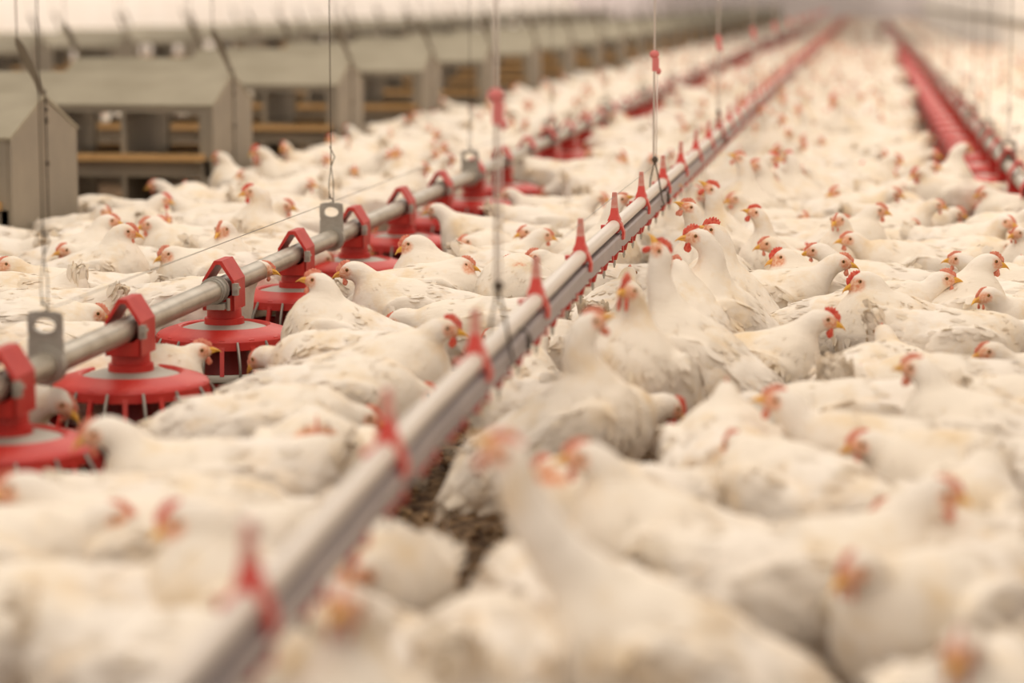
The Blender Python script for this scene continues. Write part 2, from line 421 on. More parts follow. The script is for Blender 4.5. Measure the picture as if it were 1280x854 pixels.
def make_hen(loc, yaw, kw, label, group=None, scale=1.0, name='hen'):
    r = bpy.data.objects.new(name, None); C.objects.link(r); r.empty_display_size = 0.1
    r.location = (loc[0], loc[1], 0); r.rotation_euler = (0, 0, math.radians(yaw)); r.scale = (scale,) * 3
    tag(r, label, 'hen' if name == 'hen' else 'rooster', group)
    for k, me in hen_meshes(kw).items(): link(k.rstrip('01'), me, r)
    return r
# ------------------------------------------------------------------ placing by sight line
Rcam = np.array(cam.rotation_euler.to_matrix())
def at(px, py, z):
    """the point at height z that stands behind pixel (px, py)"""
    d = Rcam @ np.array([(px - 640) / FPX, (427 - py) / FPX, -1.0])
    t = (z - CAM_Z) / d[2]
    return np.array([d[0] * t, d[1] * t, z])
def to_px(p):
    q = Rcam.T @ (np.asarray(p, float) - np.array([0, 0, CAM_Z]))
    return 640 + FPX * q[0] / -q[2], 427 - FPX * q[1] / -q[2]
IMG_YAW = math.degrees(YAW)

# ------------------------------------------------------------------ structure
M_LITTER = mat('litter', (0.060, 0.032, 0.016), 0.95, noise=((0.30, 0.19, 0.10), 26, 0.38, 0.68), bump=(60, 0.02))
M_WALL = mat('wall_panel', (0.92, 0.87, 0.80), 0.7, noise=((0.88, 0.81, 0.73), 1.5, 0.35, 0.7))
M_WALLD = mat('end_wall', (0.88, 0.82, 0.82), 0.7)
M_GALV = mat('galvanised', (0.46, 0.44, 0.40), 0.42, 0.55, noise=((0.36, 0.33, 0.28), 30, 0.35, 0.7))
M_PIPE = mat('feed_pipe_steel', (0.50, 0.46, 0.39), 0.36, 0.6, noise=((0.38, 0.33, 0.26), 14, 0.4, 0.75))
M_NEST = mat('nest_sheet', (0.27, 0.235, 0.185), 0.55, 0.25, noise=((0.34, 0.29, 0.22), 5, 0.3, 0.7))
M_ROOF = mat('nest_roof_sheet', (0.38, 0.335, 0.245), 0.6, 0.1, noise=((0.31, 0.27, 0.19), 4, 0.35, 0.7))
M_NDARK = mat('nest_inner', (0.13, 0.10, 0.075), 0.8)
M_WOOD = mat('perch_wood', (0.62, 0.38, 0.16), 0.6, noise=((0.50, 0.29, 0.11), 12, 0.35, 0.7))
M_STRAW = mat('straw', (0.30, 0.17, 0.07), 0.9, noise=((0.45, 0.28, 0.12), 30, 0.35, 0.7))
M_RED = mat('red_plastic', (0.50, 0.016, 0.012), 0.42, noise=((0.60, 0.045, 0.03), 18, 0.4, 0.75))
M_REDD = mat('red_pan', (0.32, 0.012, 0.010), 0.4)
M_SHROUD = mat('grey_shroud', (0.42, 0.39, 0.34), 0.5, 0.3)
M_WIRE = mat('steel_wire', (0.30, 0.27, 0.24), 0.4, 0.7)
M_DARKW = mat('hook_wire', (0.10, 0.075, 0.055), 0.6, 0.4)
M_WHITE = mat('white_pipe', (0.72, 0.65, 0.58), 0.35)
M_RAIL = mat('grey_rail', (0.30, 0.27, 0.29), 0.42, 0.35, noise=((0.36, 0.32, 0.33), 9, 0.35, 0.7))
M_ADJ = mat('adjuster_pink', (0.72, 0.20, 0.19), 0.5)
M_CLIP = mat('clip_red', (0.66, 0.06, 0.045), 0.42, noise=((0.74, 0.22, 0.18), 40, 0.45, 0.7))
M_TIP = mat('clip_tip', (0.70, 0.36, 0.30), 0.4, noise=((0.62, 0.20, 0.16), 60, 0.4, 0.7))
M_ROPE = mat('white_cord', (0.80, 0.73, 0.68), 0.7)
M_STRAP = mat('strap_steel', (0.20, 0.165, 0.12), 0.6)
M_BARGREY = mat('wall_pipe', (0.22, 0.18, 0.12), 0.6)

def box(B, x0, x1, y0, y1, z0, z1, m=0):
    V = [(x, y, z) for x in (x0, x1) for y in (y0, y1) for z in (z0, z1)]
    B.add(V, [(0, 1, 3, 2), (4, 6, 7, 5), (0, 4, 5, 1), (2, 3, 7, 6), (0, 2, 6, 4), (1, 5, 7, 3)], m)
def tube(B, pts, r, n=8, m=0, caps=True):
    pts = [np.array(p, float) for p in pts]; V = []; a = None
    rr = r if hasattr(r, '__len__') else [r] * len(pts)
    for i, p in enumerate(pts):
        d = pts[min(i+1, len(pts)-1)] - pts[max(i-1, 0)]; d /= np.linalg.norm(d)
        if a is None:
            a = np.cross(d, [0, 0, 1.0]) if abs(d[2]) < 0.9 else np.cross(d, [1.0, 0, 0])
        a = a - d * (a @ d); a /= np.linalg.norm(a); b = np.cross(d, a)
        for k in range(n):
            an = 2 * PI * k / n; V.append(p + rr[i] * (a * math.cos(an) + b * math.sin(an)))
    F = [(i*n+k, i*n+(k+1) % n, (i+1)*n+(k+1) % n, (i+1)*n+k) for i in range(len(pts)-1) for k in range(n)]
    if caps: F += [tuple(range(n-1, -1, -1)), tuple(range((len(pts)-1)*n, len(pts)*n))]
    B.add(V, F, m)
def lathe(B, prof, n=40, m=0, c=(0, 0)):
    V = [(c[0] + r*math.cos(2*PI*k/n), c[1] + r*math.sin(2*PI*k/n), z) for r, z in prof for k in range(n)]
    F = [(i*n+k, i*n+(k+1) % n, (i+1)*n+(k+1) % n, (i+1)*n+k) for i in range(len(prof)-1) for k in range(n)]
    B.add(V, F, m)
def extrude_y(B, outer, inner, y0, y1, m=0):
    """a plate in the XZ plane, ring between two loops of equal count (or a solid outline), thickened along Y"""
    n = len(outer)
    if inner is None:
        V = [(x, y, z) for y in (y0, y1) for x, z in outer]
        B.add(V, [tuple(range(n)), tuple(range(2*n-1, n-1, -1))] + [(k, n+k, n+(k+1) % n, (k+1) % n) for k in range(n)], m); return
    V = [(x, y, z) for y in (y0, y1) for lp in (outer, inner) for x, z in lp]
    F = []
    for k in range(n):
        j = (k+1) % n
        F += [(k, j, n+j, n+k), (2*n+k, 3*n+k, 3*n+j, 2*n+j), (k, 2*n+k, 2*n+j, j), (n+k, n+j, 3*n+j, 3*n+k)]
    B.add(V, F, m)
def flat(me):
    me.polygons.foreach_set('use_smooth', np.zeros(len(me.polygons), bool)); me.update(); return me
def smart(me, ang=35):
    me.polygons.foreach_set('use_smooth', np.ones(len(me.polygons), bool)); me.set_sharp_from_angle(angle=math.radians(ang)); me.update(); return me
def bevel(o, wdt=0.002):
    md = o.modifiers.new('bevel', 'BEVEL'); md.width = wdt; md.segments = 2; md.limit_method = 'ANGLE'; return o

END_Y = 95.0
XL, XR = -11.5, 2.15
def grid_floor():
    ys = np.concatenate([np.arange(1.6, 11, 0.035), np.arange(11, END_Y + 1.1, 1.2)]); xs = np.concatenate([[XL], np.arange(-4.6, 0, 0.035)[0:0], np.arange(-3.2, 1.3, 0.035), [XR]])
    X, Y = np.meshgrid(xs, ys)
    r = np.random.default_rng(3)
    Z = 0.010 * np.sin(X*23 + 3*np.sin(Y*9)) * np.sin(Y*19 + 2*np.sin(X*13)) + r.normal(0, 0.005, X.shape)
    Z = np.where(Y > 11, 0, Z) - 0.012; Z[:, 0] = -0.012; Z[:, -1] = -0.012
    ny, nx = X.shape; V = np.stack([X, Y, Z], -1).reshape(-1, 3)
    F = [(j*nx+i, j*nx+i+1, (j+1)*nx+i+1, (j+1)*nx+i) for j in range(ny-1) for i in range(nx-1)]
    return mesh_from('floor', V, F, [M_LITTER])
tag(link('floor', grid_floor()), kind='structure')
def wall(name, x0, x1, y0, y1, z1, m):
    B = Buf(); box(B, x0, x1, y0, y1, -0.03, z1); tag(link(name, flat(B.mesh(name, [m]))), kind='structure')
wall('wall_right', XR, XR + 0.1, 1.6, END_Y + .1, 3.0, M_WALL)
wall('wall_left', XL - 0.1, XL, 1.6, END_Y + .1, 3.0, M_WALL)
wall('wall_back', XL, XR, END_Y, END_Y + 0.1, 3.0, M_WALLD)
B = Buf(); box(B, XR - 0.012, XR, 1.6, END_Y, -0.02, 0.16); tag(link('baseboard_right', B.mesh('baseboard', [M_WALLD])), kind='structure')
B = Buf(); tube(B, [(XR - 0.06, 1.6 + 4*i, 0.70 + 0.012*math.sin(i*1.3)) for i in range(24)], 0.036, 8)
o = link('wall_rail_pipe', B.mesh('pipe', [M_BARGREY])); tag(o, 'long grey-brown pipe running along the pale right wall', 'pipe')
for i in range(24):
    B = Buf(); box(B, XR - 0.09, XR, 2.4 + 3.9*i, 2.43 + 3.9*i, 0.66, 0.675); link('bracket', B.mesh('bracket', [M_GALV]), o)

# ------------------------------------------------------------------ nest boxes
def nest_parts():
    L, D, ze, zp = 1.60, 0.70, 0.545, 0.670     # runs along -X from its right end; depth along Y
    P = {}
    def pane(x, t):
        B = Buf(); extrude_x(B, [(-D/2, 0.0), (D/2, 0.0), (D/2, ze), (0, zp), (-D/2, ze)], x, x + t); return B
    def extrude_x(B, outl, x0, x1, m=0):
        n = len(outl); V = [(x, y, z) for x in (x0, x1) for y, z in outl]
        B.add(V, [tuple(range(n-1, -1, -1)), tuple(range(n, 2*n))] + [(k, (k+1) % n, n+(k+1) % n, n+k) for k in range(n)], m)
    P['end_panel'] = [pane(-0.014, 0.014), pane(-L, 0.014)]
    B = Buf(); s = (zp - ze) / (D/2)
    for sg in (-1, 1):
        V = [(x, y, z) for x in (-L - 0.015, 0.004) for y, z in ((sg*0.0, zp + 0.004), (sg*(D/2 + 0.012), ze - 0.004), (sg*(D/2 + 0.012), ze + 0.006), (0.0, zp + 0.016))]
        B.add(V, [(0, 1, 2, 3), (7, 6, 5, 4), (0, 4, 5, 1), (1, 5, 6, 2), (2, 6, 7, 3)])
    P['roof'] = [B]
    B = Buf()
    nb = 4; x0, x1 = -L + 0.09, -0.05
    xs = [x0 + (x1 - x0) * k / nb for k in range(nb + 1)]
    for sg in (-1, 1):
        y0, y1 = (sg*D/2 - 0.006, sg*D/2 + 0.006)
        box(B, -L + 0.014, -0.014, y0, y1, 0.515, 0.545); box(B, -L + 0.014, -0.014, y0, y1, 0.225, 0.300)
        box(B, -L + 0.014, -0.014, y0, y1, 0.0, 0.055)
        for x in xs: box(B, x - 0.011, x + 0.011, y0 - 0.001, y1 + 0.001, 0.055, 0.515)
        box(B, -0.05, -0.014, y0, y1, 0.055, 0.515)
    P['front_frame'] = [B]
    P['divider'] = []
    for x in xs[1:-1]:
        B = Buf(); box(B, x - 0.003, x + 0.003, -D/2 + .006, D/2 - .006, 0.055, 0.54); P['divider'].append(B)
    B = Buf(); box(B, -L + .014, -.014, -D/2 + .006, D/2 - .006, 0.270, 0.282); box(B, -L + .014, -.014, -D/2 + .006, D/2 - .006, 0.03, 0.042)
    P['nest_floor'] = [B]
    P['perch'] = []; P['perch_bracket'] = []
    for sg in (-1, 1):
        for z in (0.300, 0.040):
            B = Buf(); y = sg*(D/2 + 0.035); box(B, -L + 0.06, -0.035, y - 0.028, y + 0.028, z, z + 0.030); P['perch'].append(B)
            B = Buf()
            for x in (-L + 0.10, -L/2, -0.07):
                V = [(x+a, sg*(D/2 + b), z + c) for a in (0, 0.012) for b, c in ((0.002, 0), (0.06, 0), (0.002, -0.06))]
                B.add(V, [(0, 1, 2), (5, 4, 3), (0, 3, 4, 1), (1, 4, 5, 2), (2, 5, 3, 0)])
            P['perch_bracket'].append(B)
    B = Buf(); r = np.random.default_rng(5)
    for k in range(520):
        x = r.uniform(-L + .05, -.05); y = r.uniform(-D/2 + .03, D/2 - .03); z = 0.290 + abs(r.normal(0, .018)) - 0.24 * (r.random() < .4)
        a = r.uniform(0, PI); l = r.uniform(.02, .06); t = r.normal(0, .3)
        d = np.array([math.cos(a)*l, math.sin(a)*l, t*l]); w_ = np.array([-math.sin(a), math.cos(a), 0.3]) * .0022; c = np.array([x, y, z])
        B.add([c-d-w_, c-d+w_, c+d+w_, c+d-w_], [(0, 1, 2, 3)])
    P['straw'] = [B]
    P['hanger_strap'] = []
    for x in (-0.008, -L + 0.004):
        B = Buf(); V = []
        for k, (yy, zz, w_) in enumerate(((0, 0.665, .010), (-0.01, 0.735, .012), (-.03, 0.80, .019), (-.05, 0.86, .015), (-.055, .885, .006))):
            V += [(x - 0.04*(zz-.70)/.18*1.6 - w_, yy, zz), (x - 0.04*(zz-.70)/.18*1.6 + w_, yy + .004, zz), (x - 0.04*(zz-.70)/.18*1.6 + w_, yy - .004, zz), (x - 0.04*(zz-.70)/.18*1.6 - w_, yy - .006, zz)]
        F = [(i*4+k, i*4+(k+1) % 4, i*4+4+(k+1) % 4, i*4+4+k) for i in range(4) for k in range(4)] + [(3, 2, 1, 0), (16, 17, 18, 19)]
        B.add(V, F); P['hanger_strap'].append(B)
    P['seam_chain'] = []
    B = Buf(); tube(B, [(0.006, 0, z) for z in np.linspace(0.02, 0.70, 6)], 0.0028, 5)
    for z in (0.66, 0.63, 0.595, 0.585, 0.44, 0.435): lump = lump_sphere((0.008, 0, z), (.007, .007, .008), None, 6, 4); B.add(*lump)
    P['seam_chain'].append(B)
    P['suspension_wire'] = []
    for xa, xb in ((-0.074, -0.083), (-L - .062, -L - .07)):
        B = Buf(); tube(B, [(xa, -.055, .86), (xb, -.055, 2.9)], 0.0022, 4); P['suspension_wire'].append(B)
    return P
NM = {'end_panel': M_NEST, 'roof': M_ROOF, 'front_frame': M_NEST, 'divider': M_NEST, 'nest_floor': M_NDARK, 'perch': M_WOOD, 'perch_bracket': M_GALV,
      'straw': M_STRAW, 'hanger_strap': M_STRAP, 'seam_chain': M_DARKW, 'suspension_wire': M_DARKW}
nest_me = [(k, flat(b.mesh(k, [NM[k]]))) for k, l in nest_parts().items() for b in l]
WORDS = ['first', 'second', 'third', 'fourth', 'fifth', 'sixth', 'seventh', 'eighth', 'ninth', 'tenth', 'eleventh', 'twelfth', 'thirteenth', 'fourteenth', 'fifteenth',
         'sixteenth', 'seventeenth', 'eighteenth', 'nineteenth', 'twentieth']
def nest(x, y, label, group):
    r = bpy.data.objects.new('nest_box', None); C.objects.link(r); r.location = (x, y, 0); tag(r, label, 'nest box', group)
    for k, me in nest_me:
        o = link(k, me, r)
        if k == 'straw': tag(o, kind='stuff')
for k in range(30):
    y = 8.26 + 2.587 * k
    lab = 'grey metal nest box with wooden perches in the near row, %s from the left edge' % WORDS[k] if k < 9 else 'small blurred grey nest box in the hazy distant end of the near row'
    nest(-2.9, y, lab, 'nest boxes of the near row' if k < 9 else 'far nest boxes of the near row')
for k in range(20):
    y = 21.3 + 2.62 * k
    lab = 'blurred grey nest box of the back row, %s from the left edge' % WORDS[k] if k < 8 else 'tiny blurred grey nest box in the distant end of the back row'
    nest(-7.5, y, lab, 'nest boxes of the back row' if k < 8 else 'far nest boxes of the back row')

# ------------------------------------------------------------------ feeders
FX, FY0, FS = -1.60, 4.294, 0.788
RX = 0.62
PZ = 0.318
FZ = -0.018
def feeder_parts():
    P = {}
    B = Buf()
    hw, zs, zp, zb, th = 0.041, 0.338, 0.388, 0.262, 0.006
    out = [(-hw, zb), (hw, zb), (hw, zs), (0.010, zp), (-0.010, zp), (-hw, zs)]
    inn = [(-hw+th, zb), (hw-th, zb), (hw-th, zs-.003), (0.006, zp-.010), (-0.006, zp-.010), (-hw+th, zs-.003)]
    extrude_y(B, out, inn, -0.054, 0.054)
    for y in (-0.054, 0.048):   # the cheeks below the pipe
        extrude_y(B, [(-hw, zb), (hw, zb), (hw, PZ - 0.012), (0.020, PZ-0.026), (-0.020, PZ-0.026), (-hw, PZ - 0.012)], None, y, y + 0.006)
    lathe(B, [(0.038, 0.275), (0.043, 0.262), (0.044, 0.222), (0.050, 0.221), (0.051, 0.203), (0.046, 0.200)], 28)
    P['hood'] = (B, M_RED)
    B = Buf(); box(B, 0.038, 0.052, -0.062, -0.046, PZ - 0.016, PZ + 0.014); tube(B, [(0.046, -0.066, PZ), (0.046, -0.03, PZ)], 0.006, 6)
    P['bolt'] = (B, M_GALV)
    B = Buf(); lathe(B, [(0.046, 0.206), (0.070, 0.203), (0.098, 0.194), (0.098, 0.190), (0.05, 0.192)], 40); P['shroud'] = (B, M_SHROUD)
    B = Buf(); lathe(B, [(0.090, 0.186), (0.098, 0.200), (0.104, 0.203), (0.112, 0.200), (0.140, 0.190), (0.150, 0.184), (0.154, 0.178), (0.156, 0.158), (0.153, 0.158), (0.150, 0.172), (0.140, 0.182), (0.10, 0.192)], 56)
    for k in range(14):
        a = 2*PI*k/14; c, s = math.cos(a), math.sin(a)
        V = [(c*r - s*t, s*r + c*t, z) for r, z in ((0.118, 0.198), (0.151, 0.184), (0.157, 0.160), (0.150, 0.160)) for t in (-0.006, 0.006)]
        B.add(V, [(0, 1, 3, 2), (2, 3, 5, 4), (0, 2, 4, 6), (1, 7, 5, 3), (4, 5, 7, 6)])
    P['lid_ring'] = (B, M_RED)
    B = Buf()
    for k in range(14):
        a = 2*PI*k/14; c, s = math.cos(a), math.sin(a)
        def pt(r, z, t): return (c*r - s*t, s*r + c*t, z)
        V = [pt(r, z, t) for r, z in ((0.149, 0.165), (0.157, 0.165), (0.176, 0.098), (0.167, 0.098)) for t in (-0.0048, 0.0048)]
        B.add(V, [(0, 1, 3, 2), (2, 3, 5, 4), (4, 5, 7, 6), (6, 7, 1, 0), (0, 2, 4, 6), (1, 7, 5, 3)])
    P['grill'] = (B, M_RED)
    B = Buf()
    for k in range(14):
        a = 2*PI*(k + 0.5)/14
        pts = []
        for q in range(7):
            u = q / 6; r = 0.152 + 0.030*math.sin(PI*min(1, u*1.15)*0.5) ; z = 0.178 - 0.082*u
            pts.append((math.cos(a)*r, math.sin(a)*r, z))
        tube(B, pts, 0.0034, 6)
    P['wire_guard'] = (B, M_WIRE)
    B = Buf(); lathe(B, [(0.164, 0.100), (0.174, 0.100), (0.177, 0.094), (0.177, 0.084), (0.172, 0.080), (0.164, 0.084)], 56); P['rim_band'] = (B, M_SHROUD)
    B = Buf(); lathe(B, [(0.168, 0.098), (0.172, 0.084), (0.160, 0.058), (0.140, 0.048), (0.02, 0.046)], 56); lathe(B, [(0.165, 0.096), (0.150, 0.066), (0.135, 0.060), (0.075, 0.068), (0.055, 0.12), (0.055, 0.195)], 40)
    P['pan'] = (B, M_REDD)
    return P
def _widen(k, b):
    if k in ('shroud', 'lid_ring', 'grill', 'wire_guard', 'rim_band', 'pan'):
        for v in b.V: v[:, :2] *= 1.12; v[:, 2] += 0.018
    if k == 'hood':
        for v in b.V: v[:, 2] = np.where(v[:, 2] < 0.24, v[:, 2] + 0.018, v[:, 2])
    return b
FP = {k: (smart(_widen(k, b).mesh(k, [m]), 30), m) for k, (b, m) in feeder_parts().items()}
def joined(name, pieces):
    """one mesh out of several, materials kept"""
    ms = []; V = []; F = []; MI = []; n = 0
    for me, m in pieces:
        if m not in ms: ms.append(m)
        v = np.empty(len(me.vertices)*3); me.vertices.foreach_get('co', v); v = v.reshape(-1, 3)
        V.append(v); F += [tuple(i + n for i in p.vertices) for p in me.polygons]; MI += [ms.index(m)] * len(me.polygons); n += len(v)
    return smart(mesh_from(name, np.concatenate(V), F, ms, MI), 30)
feeder_far = joined('feeder_pan', list(FP.values()))
def feeder(x, y, rot, label, group, near=True):
    if near:
        r = bpy.data.objects.new('feeder_pan', None); C.objects.link(r)
        for k, (me, m) in FP.items(): link(k, me, r)
    else: r = link('feeder_pan', feeder_far)
    r.location = (x, y, FZ); tag(r, label, 'feeder pan', group); return r
feeder_xy = []
for n in range(-1, 92):
    y = FY0 + FS * n
    if n == -1: continue
    lab = ('red round feeder pan on the left feed pipe, %s from the left edge' % WORDS[n]) if n < 20 else 'small distant red feeder pan far down the left feed pipe'
    feeder(FX, y, 0, lab, 'feeder pans of the left line' if n < 20 else 'distant feeder pans of the left line', n < 20); feeder_xy.append((FX, y))
k = 0
for n in range(0, 84):
    y = 9.15 + FS * n
    lab = ('red feeder pan under the right feed pipe, %s counted from the right edge' % WORDS[k]) if k < 14 else 'small distant red feeder pan far down the right feed pipe'
    feeder(RX, y, 0, lab, 'feeder pans of the right line' if k < 14 else 'distant feeder pans of the right line', k < 14); k += 1; feeder_xy.append((RX, y))

def oval(cx, cz, rx, rz, n=20): return [(cx + rx*math.cos(2*PI*i/n), cz + rz*math.sin(2*PI*i/n)) for i in range(n)]
def hanger_mesh():
    B = Buf(); n = 20; out = []
    for i in range(n):
        a = 2*PI*i/n; c, s = math.cos(a), math.sin(a)
        f = 1 / max(abs(c)/0.036, abs(s)/0.028); f = min(f, 0.042); out.append((c*f, 0.080 + PZ + s*f))
    extrude_y(B, out, oval(0, 0.080 + PZ, 0.024, 0.016, n), -0.004, 0.004)
    extrude_y(B, oval(0, 0.080 + PZ, 0.028, 0.020, n), oval(0, 0.080 + PZ, 0.023, 0.015, n), -0.007, 0.007)
    extrude_y(B, oval(0, PZ, 0.040, 0.040, n), oval(0, PZ, 0.027, 0.027, n), -0.012, 0.012)
    extrude_y(B, [(-0.036, PZ + 0.02), (0.036, PZ + 0.02), (0.036, PZ + .055), (-0.036, PZ + .055)], None, -0.004, 0.004)
    return smart(B.mesh('hanger_plate', [M_GALV]), 35)
def coupler_mesh():
    B = Buf(); n = 20
    for y in (-0.020, 0.014): extrude_y(B, oval(0, PZ, 0.034, 0.034, n), oval(0, PZ, 0.027, 0.027, n), y, y + 0.008)
    extrude_y(B, oval(0, PZ, 0.030, 0.030, n), oval(0, PZ, 0.0268, 0.0268, n), -0.03, 0.03)
    box(B, -0.014, 0.030, -0.026, 0.026, PZ - 0.046, PZ - 0.032); tube(B, [(0.035, 0, PZ - 0.05), (0.035, 0, PZ - 0.02)], 0.005, 6)
    return smart(B.mesh('coupler', [M_GALV]), 35)
HM, CM = hanger_mesh(), coupler_mesh()
def wire_mesh(z0, z1):
    B = Buf(); tube(B, [(0, 0, z0 + 0.10), (0, 0, z1)], 0.0016, 5)
    tube(B, [(-0.006, 0, z0), (-0.007, 0, z0 + 0.05), (0, 0, z0 + 0.10)], 0.0013, 4); tube(B, [(0.006, 0, z0), (0.007, 0, z0 + 0.05), (0, 0, z0 + 0.10)], 0.0013, 4)
    tube(B, [(0, 0, z0 + .10), (0.012, 0, z0 + .13), (-0.004, 0, z0 + .16)], 0.0016, 4)
    tube(B, [(0, 0, z0 - 0.018), (0.006, 0, z0 - 0.010), (0.005, 0, z0), (-0.005, 0, z0 + 0.006), (-0.004, 0, z0 + 0.016)], 0.0024, 5)
    return B.mesh('drop_wire', [M_DARKW])
WM = wire_mesh(PZ + 0.118, 2.9)
def feed_line(x, y0, hang, coup, words, catp):
    B = Buf(); tube(B, [(x, y0, PZ), (x, 30, PZ), (x, 75, PZ)], 0.0268, 24)
    p = smart(B.mesh('feed_pipe', [M_PIPE])); o = link('feed_pipe', p); tag(o, words, 'pipe'); o.location.z = FZ
    for y in coup: c = link('coupler', CM, o); c.location = (x, y, 0)
    for y in hang: c = link('hanger_plate', HM, o); c.location = (x, y, 0)
    B = Buf(); tube(B, [(x + 0.0, y0, 0.41), (x, 75, 0.41)], 0.0011, 4); w_ = link('shock_wire', B.mesh('shock_wire', [M_WIRE])); tag(w_, 'thin steel wire strung just above the ' + catp, 'wire')
    for k, y in enumerate(hang):
        if k > 16: break
        c = link('drop_wire', WM); c.location = (x, y, FZ)
        lb = 'thin dark wire hanging to the %s hanger plate of the %s' % (WORDS[k], catp) if k < 8 else 'faint thin drop wire far down the ' + catp
        tag(c, lb, 'wire', 'drop wires of the ' + catp if k < 8 else 'far drop wires of the ' + catp)
feed_line(FX, 3.6, [4.53 + 2.59*k for k in range(26)], [5.78 + 3.23*k for k in range(20)], 'long grey steel feed pipe crossing the left half above the red pans', 'left feed pipe')
feed_line(RX, 8.2, [8.85 + 1.87*k for k in range(34)], [9.2 + 3.05*k for k in range(20)], 'grey feed pipe of the right feeder line running to the back wall', 'right feed pipe')

# ------------------------------------------------------------------ nipple drinker line
NX = -0.63
def nz(y):   # height of the support pipe: it sags towards the near end
    return 0.420 + 0.026 * np.clip((y - 3.2) / 2.2, 0, 1) - 0.034 * np.clip((3.4 - y) / 1.2, 0, 1) ** 1.2
ysn = list(np.arange(1.9, 7, 0.25)) + list(np.arange(7, 82, 3.0))
dl = bpy.data.objects.new('drinker_line', None); C.objects.link(dl)
tag(dl, 'suspended nipple drinker line running diagonally from bottom left to the far end', 'drinker line')
B = Buf(); tube(B, [(NX, y, nz(y)) for y in ysn], 0.0158, 20); link('support_pipe', smart(B.mesh('support_pipe', [M_WHITE])), dl)
B = Buf()
V = []; prof = [(-0.017, -0.020), (0.017, -0.020), (0.020, -0.024), (0.020, -0.056), (0.013, -0.064), (-0.013, -0.064), (-0.020, -0.056), (-0.020, -0.024)]
for y in ysn:
    for a, b in prof: V.append((NX + a, y, nz(y) + b))
n8 = len(prof)
B.add(V, [(i*n8+k, i*n8+(k+1) % n8, (i+1)*n8+(k+1) % n8, (i+1)*n8+k) for i in range(len(ysn)-1) for k in range(n8)])
link('water_rail', smart(B.mesh('water_rail', [M_RAIL])), dl)
def bracket_mesh():
    B = Buf()
    # saddle around pipe and rail, with feet spreading and a tapered spike on top
    n = 18
    extrude_y(B, oval(0, 0, 0.0195, 0.0195, n), oval(0, 0, 0.0148, 0.0148, n), -0.017, 0.017)
    V = []; 
    for z, wx, wy in ((0.014, 0.017, 0.016), (0.030, 0.0105, 0.012), (0.046, 0.0085, 0.009)):
        V += [(-wx, -wy, z), (wx, -wy, z), (wx, wy, z), (-wx, wy, z)]
    B.add(V, [(i*4+k, i*4+(k+1) % 4, i*4+4+(k+1) % 4, i*4+4+k) for i in range(2) for k in range(4)])
    V = []
    for z, wx, wy in ((0.046, 0.0084, 0.0088), (0.086, 0.0056, 0.0062)):
        V += [(-wx, -wy, z), (wx, -wy, z), (wx, wy, z), (-wx, wy, z)]
    B.add(V, [(k, (k+1) % 4, 4+(k+1) % 4, 4+k) for k in range(4)] + [(4, 5, 6, 7)], 1)
    for s in (-1, 1):
        V = [(s*a, y, z) for y in (-0.015, 0.015) for a, z in ((0.014, 0.008), (0.019, 0.008), (0.027, -0.016), (0.0265, -0.034), (0.0205, -0.034), (0.0205, -0.014))]
        B.add(V, [(0, 1, 2, 3, 4, 5), (11, 10, 9, 8, 7, 6)] + [(k, 6+k, 6+(k+1) % 6, (k+1) % 6) for k in range(6)])
    box(B, -0.034, -0.018, -0.010, 0.010, -0.008, 0.002)
    return smart(B.mesh('bracket', [M_CLIP, M_TIP]), 40)
BM = bracket_mesh()
for k in range(98):
    y = NX * -3000 * (0.00128 + 0.00037 * 0) ; y = 2.394 + 0.740 * k
    c = link('bracket', BM, dl); c.location = (NX, y, float(nz(y)))
def nipple_mesh():
    B = Buf(); lathe(B, [(0.0, 0.004), (0.0115, 0.004), (0.0115, -0.006), (0.008, -0.020), (0.0065, -0.026), (0, -0.026)], 12)
    lathe(B, [(0, -0.024), (0.0036, -0.024), (0.0036, -0.040), (0.0022, -0.041), (0.0022, -0.046), (0, -0.046)], 8, 1)
    extrude_y(B, [(-0.0235, 0.022), (-0.0205, 0.022), (-0.0205, -0.002), (0.0205, -0.002), (0.0205, 0.010), (0.0235, 0.010), (0.0235, -0.006), (-0.0235, -0.006)], None, -0.009, 0.009)
    return smart(B.mesh('nipple', [M_RED, M_GALV]), 40)
NMm = nipple_mesh()
for k in range(100):
    y = 2.15 + 0.2467 * k; c = link('nipple', NMm, dl); c.location = (NX, y, float(nz(y)) - 0.062)
B = Buf(); nv = len(NMm.vertices); base = np.array([v.co[:] for v in NMm.vertices]); fcs = [tuple(p.vertices) for p in NMm.polygons]; mis = [p.material_index for p in NMm.polygons]
for k in range(100, 230):
    y = 2.15 + 0.2467 * k; B.add(base + np.array([NX, y, float(nz(y)) - 0.062]), fcs, mis)
o = link('distant_nipples', B.mesh('distant_nipples', [M_RED, M_GALV]), dl); tag(o, kind='stuff')
def clampring():
    B = Buf(); pts = []
    for i in range(13):
        a = math.radians(-120 + 240*i/12); pts.append((0.026*math.sin(a) , 0, -0.042 + 0.026*-math.cos(a)*-1.0))
    tube(B, pts, 0.0045, 6); return B.mesh('clamp_ring', [M_DARKW])
CR = clampring()
for k in range(14):
    y = 4.125 + 3.15*k + 0.22; c = link('clamp_ring', CR, dl); c.location = (NX, y, float(nz(y)))
B = Buf(); tube(B, [(NX, 1.9, 0.50), (NX, 3.2, 0.512), (NX, 6, 0.522), (NX, 80, 0.522)], 0.0009, 4); tag(link('shock_wire', B.mesh('shock_wire', [M_WIRE])), 'thin wire strung through the red spike tips of the drinker line', 'wire')
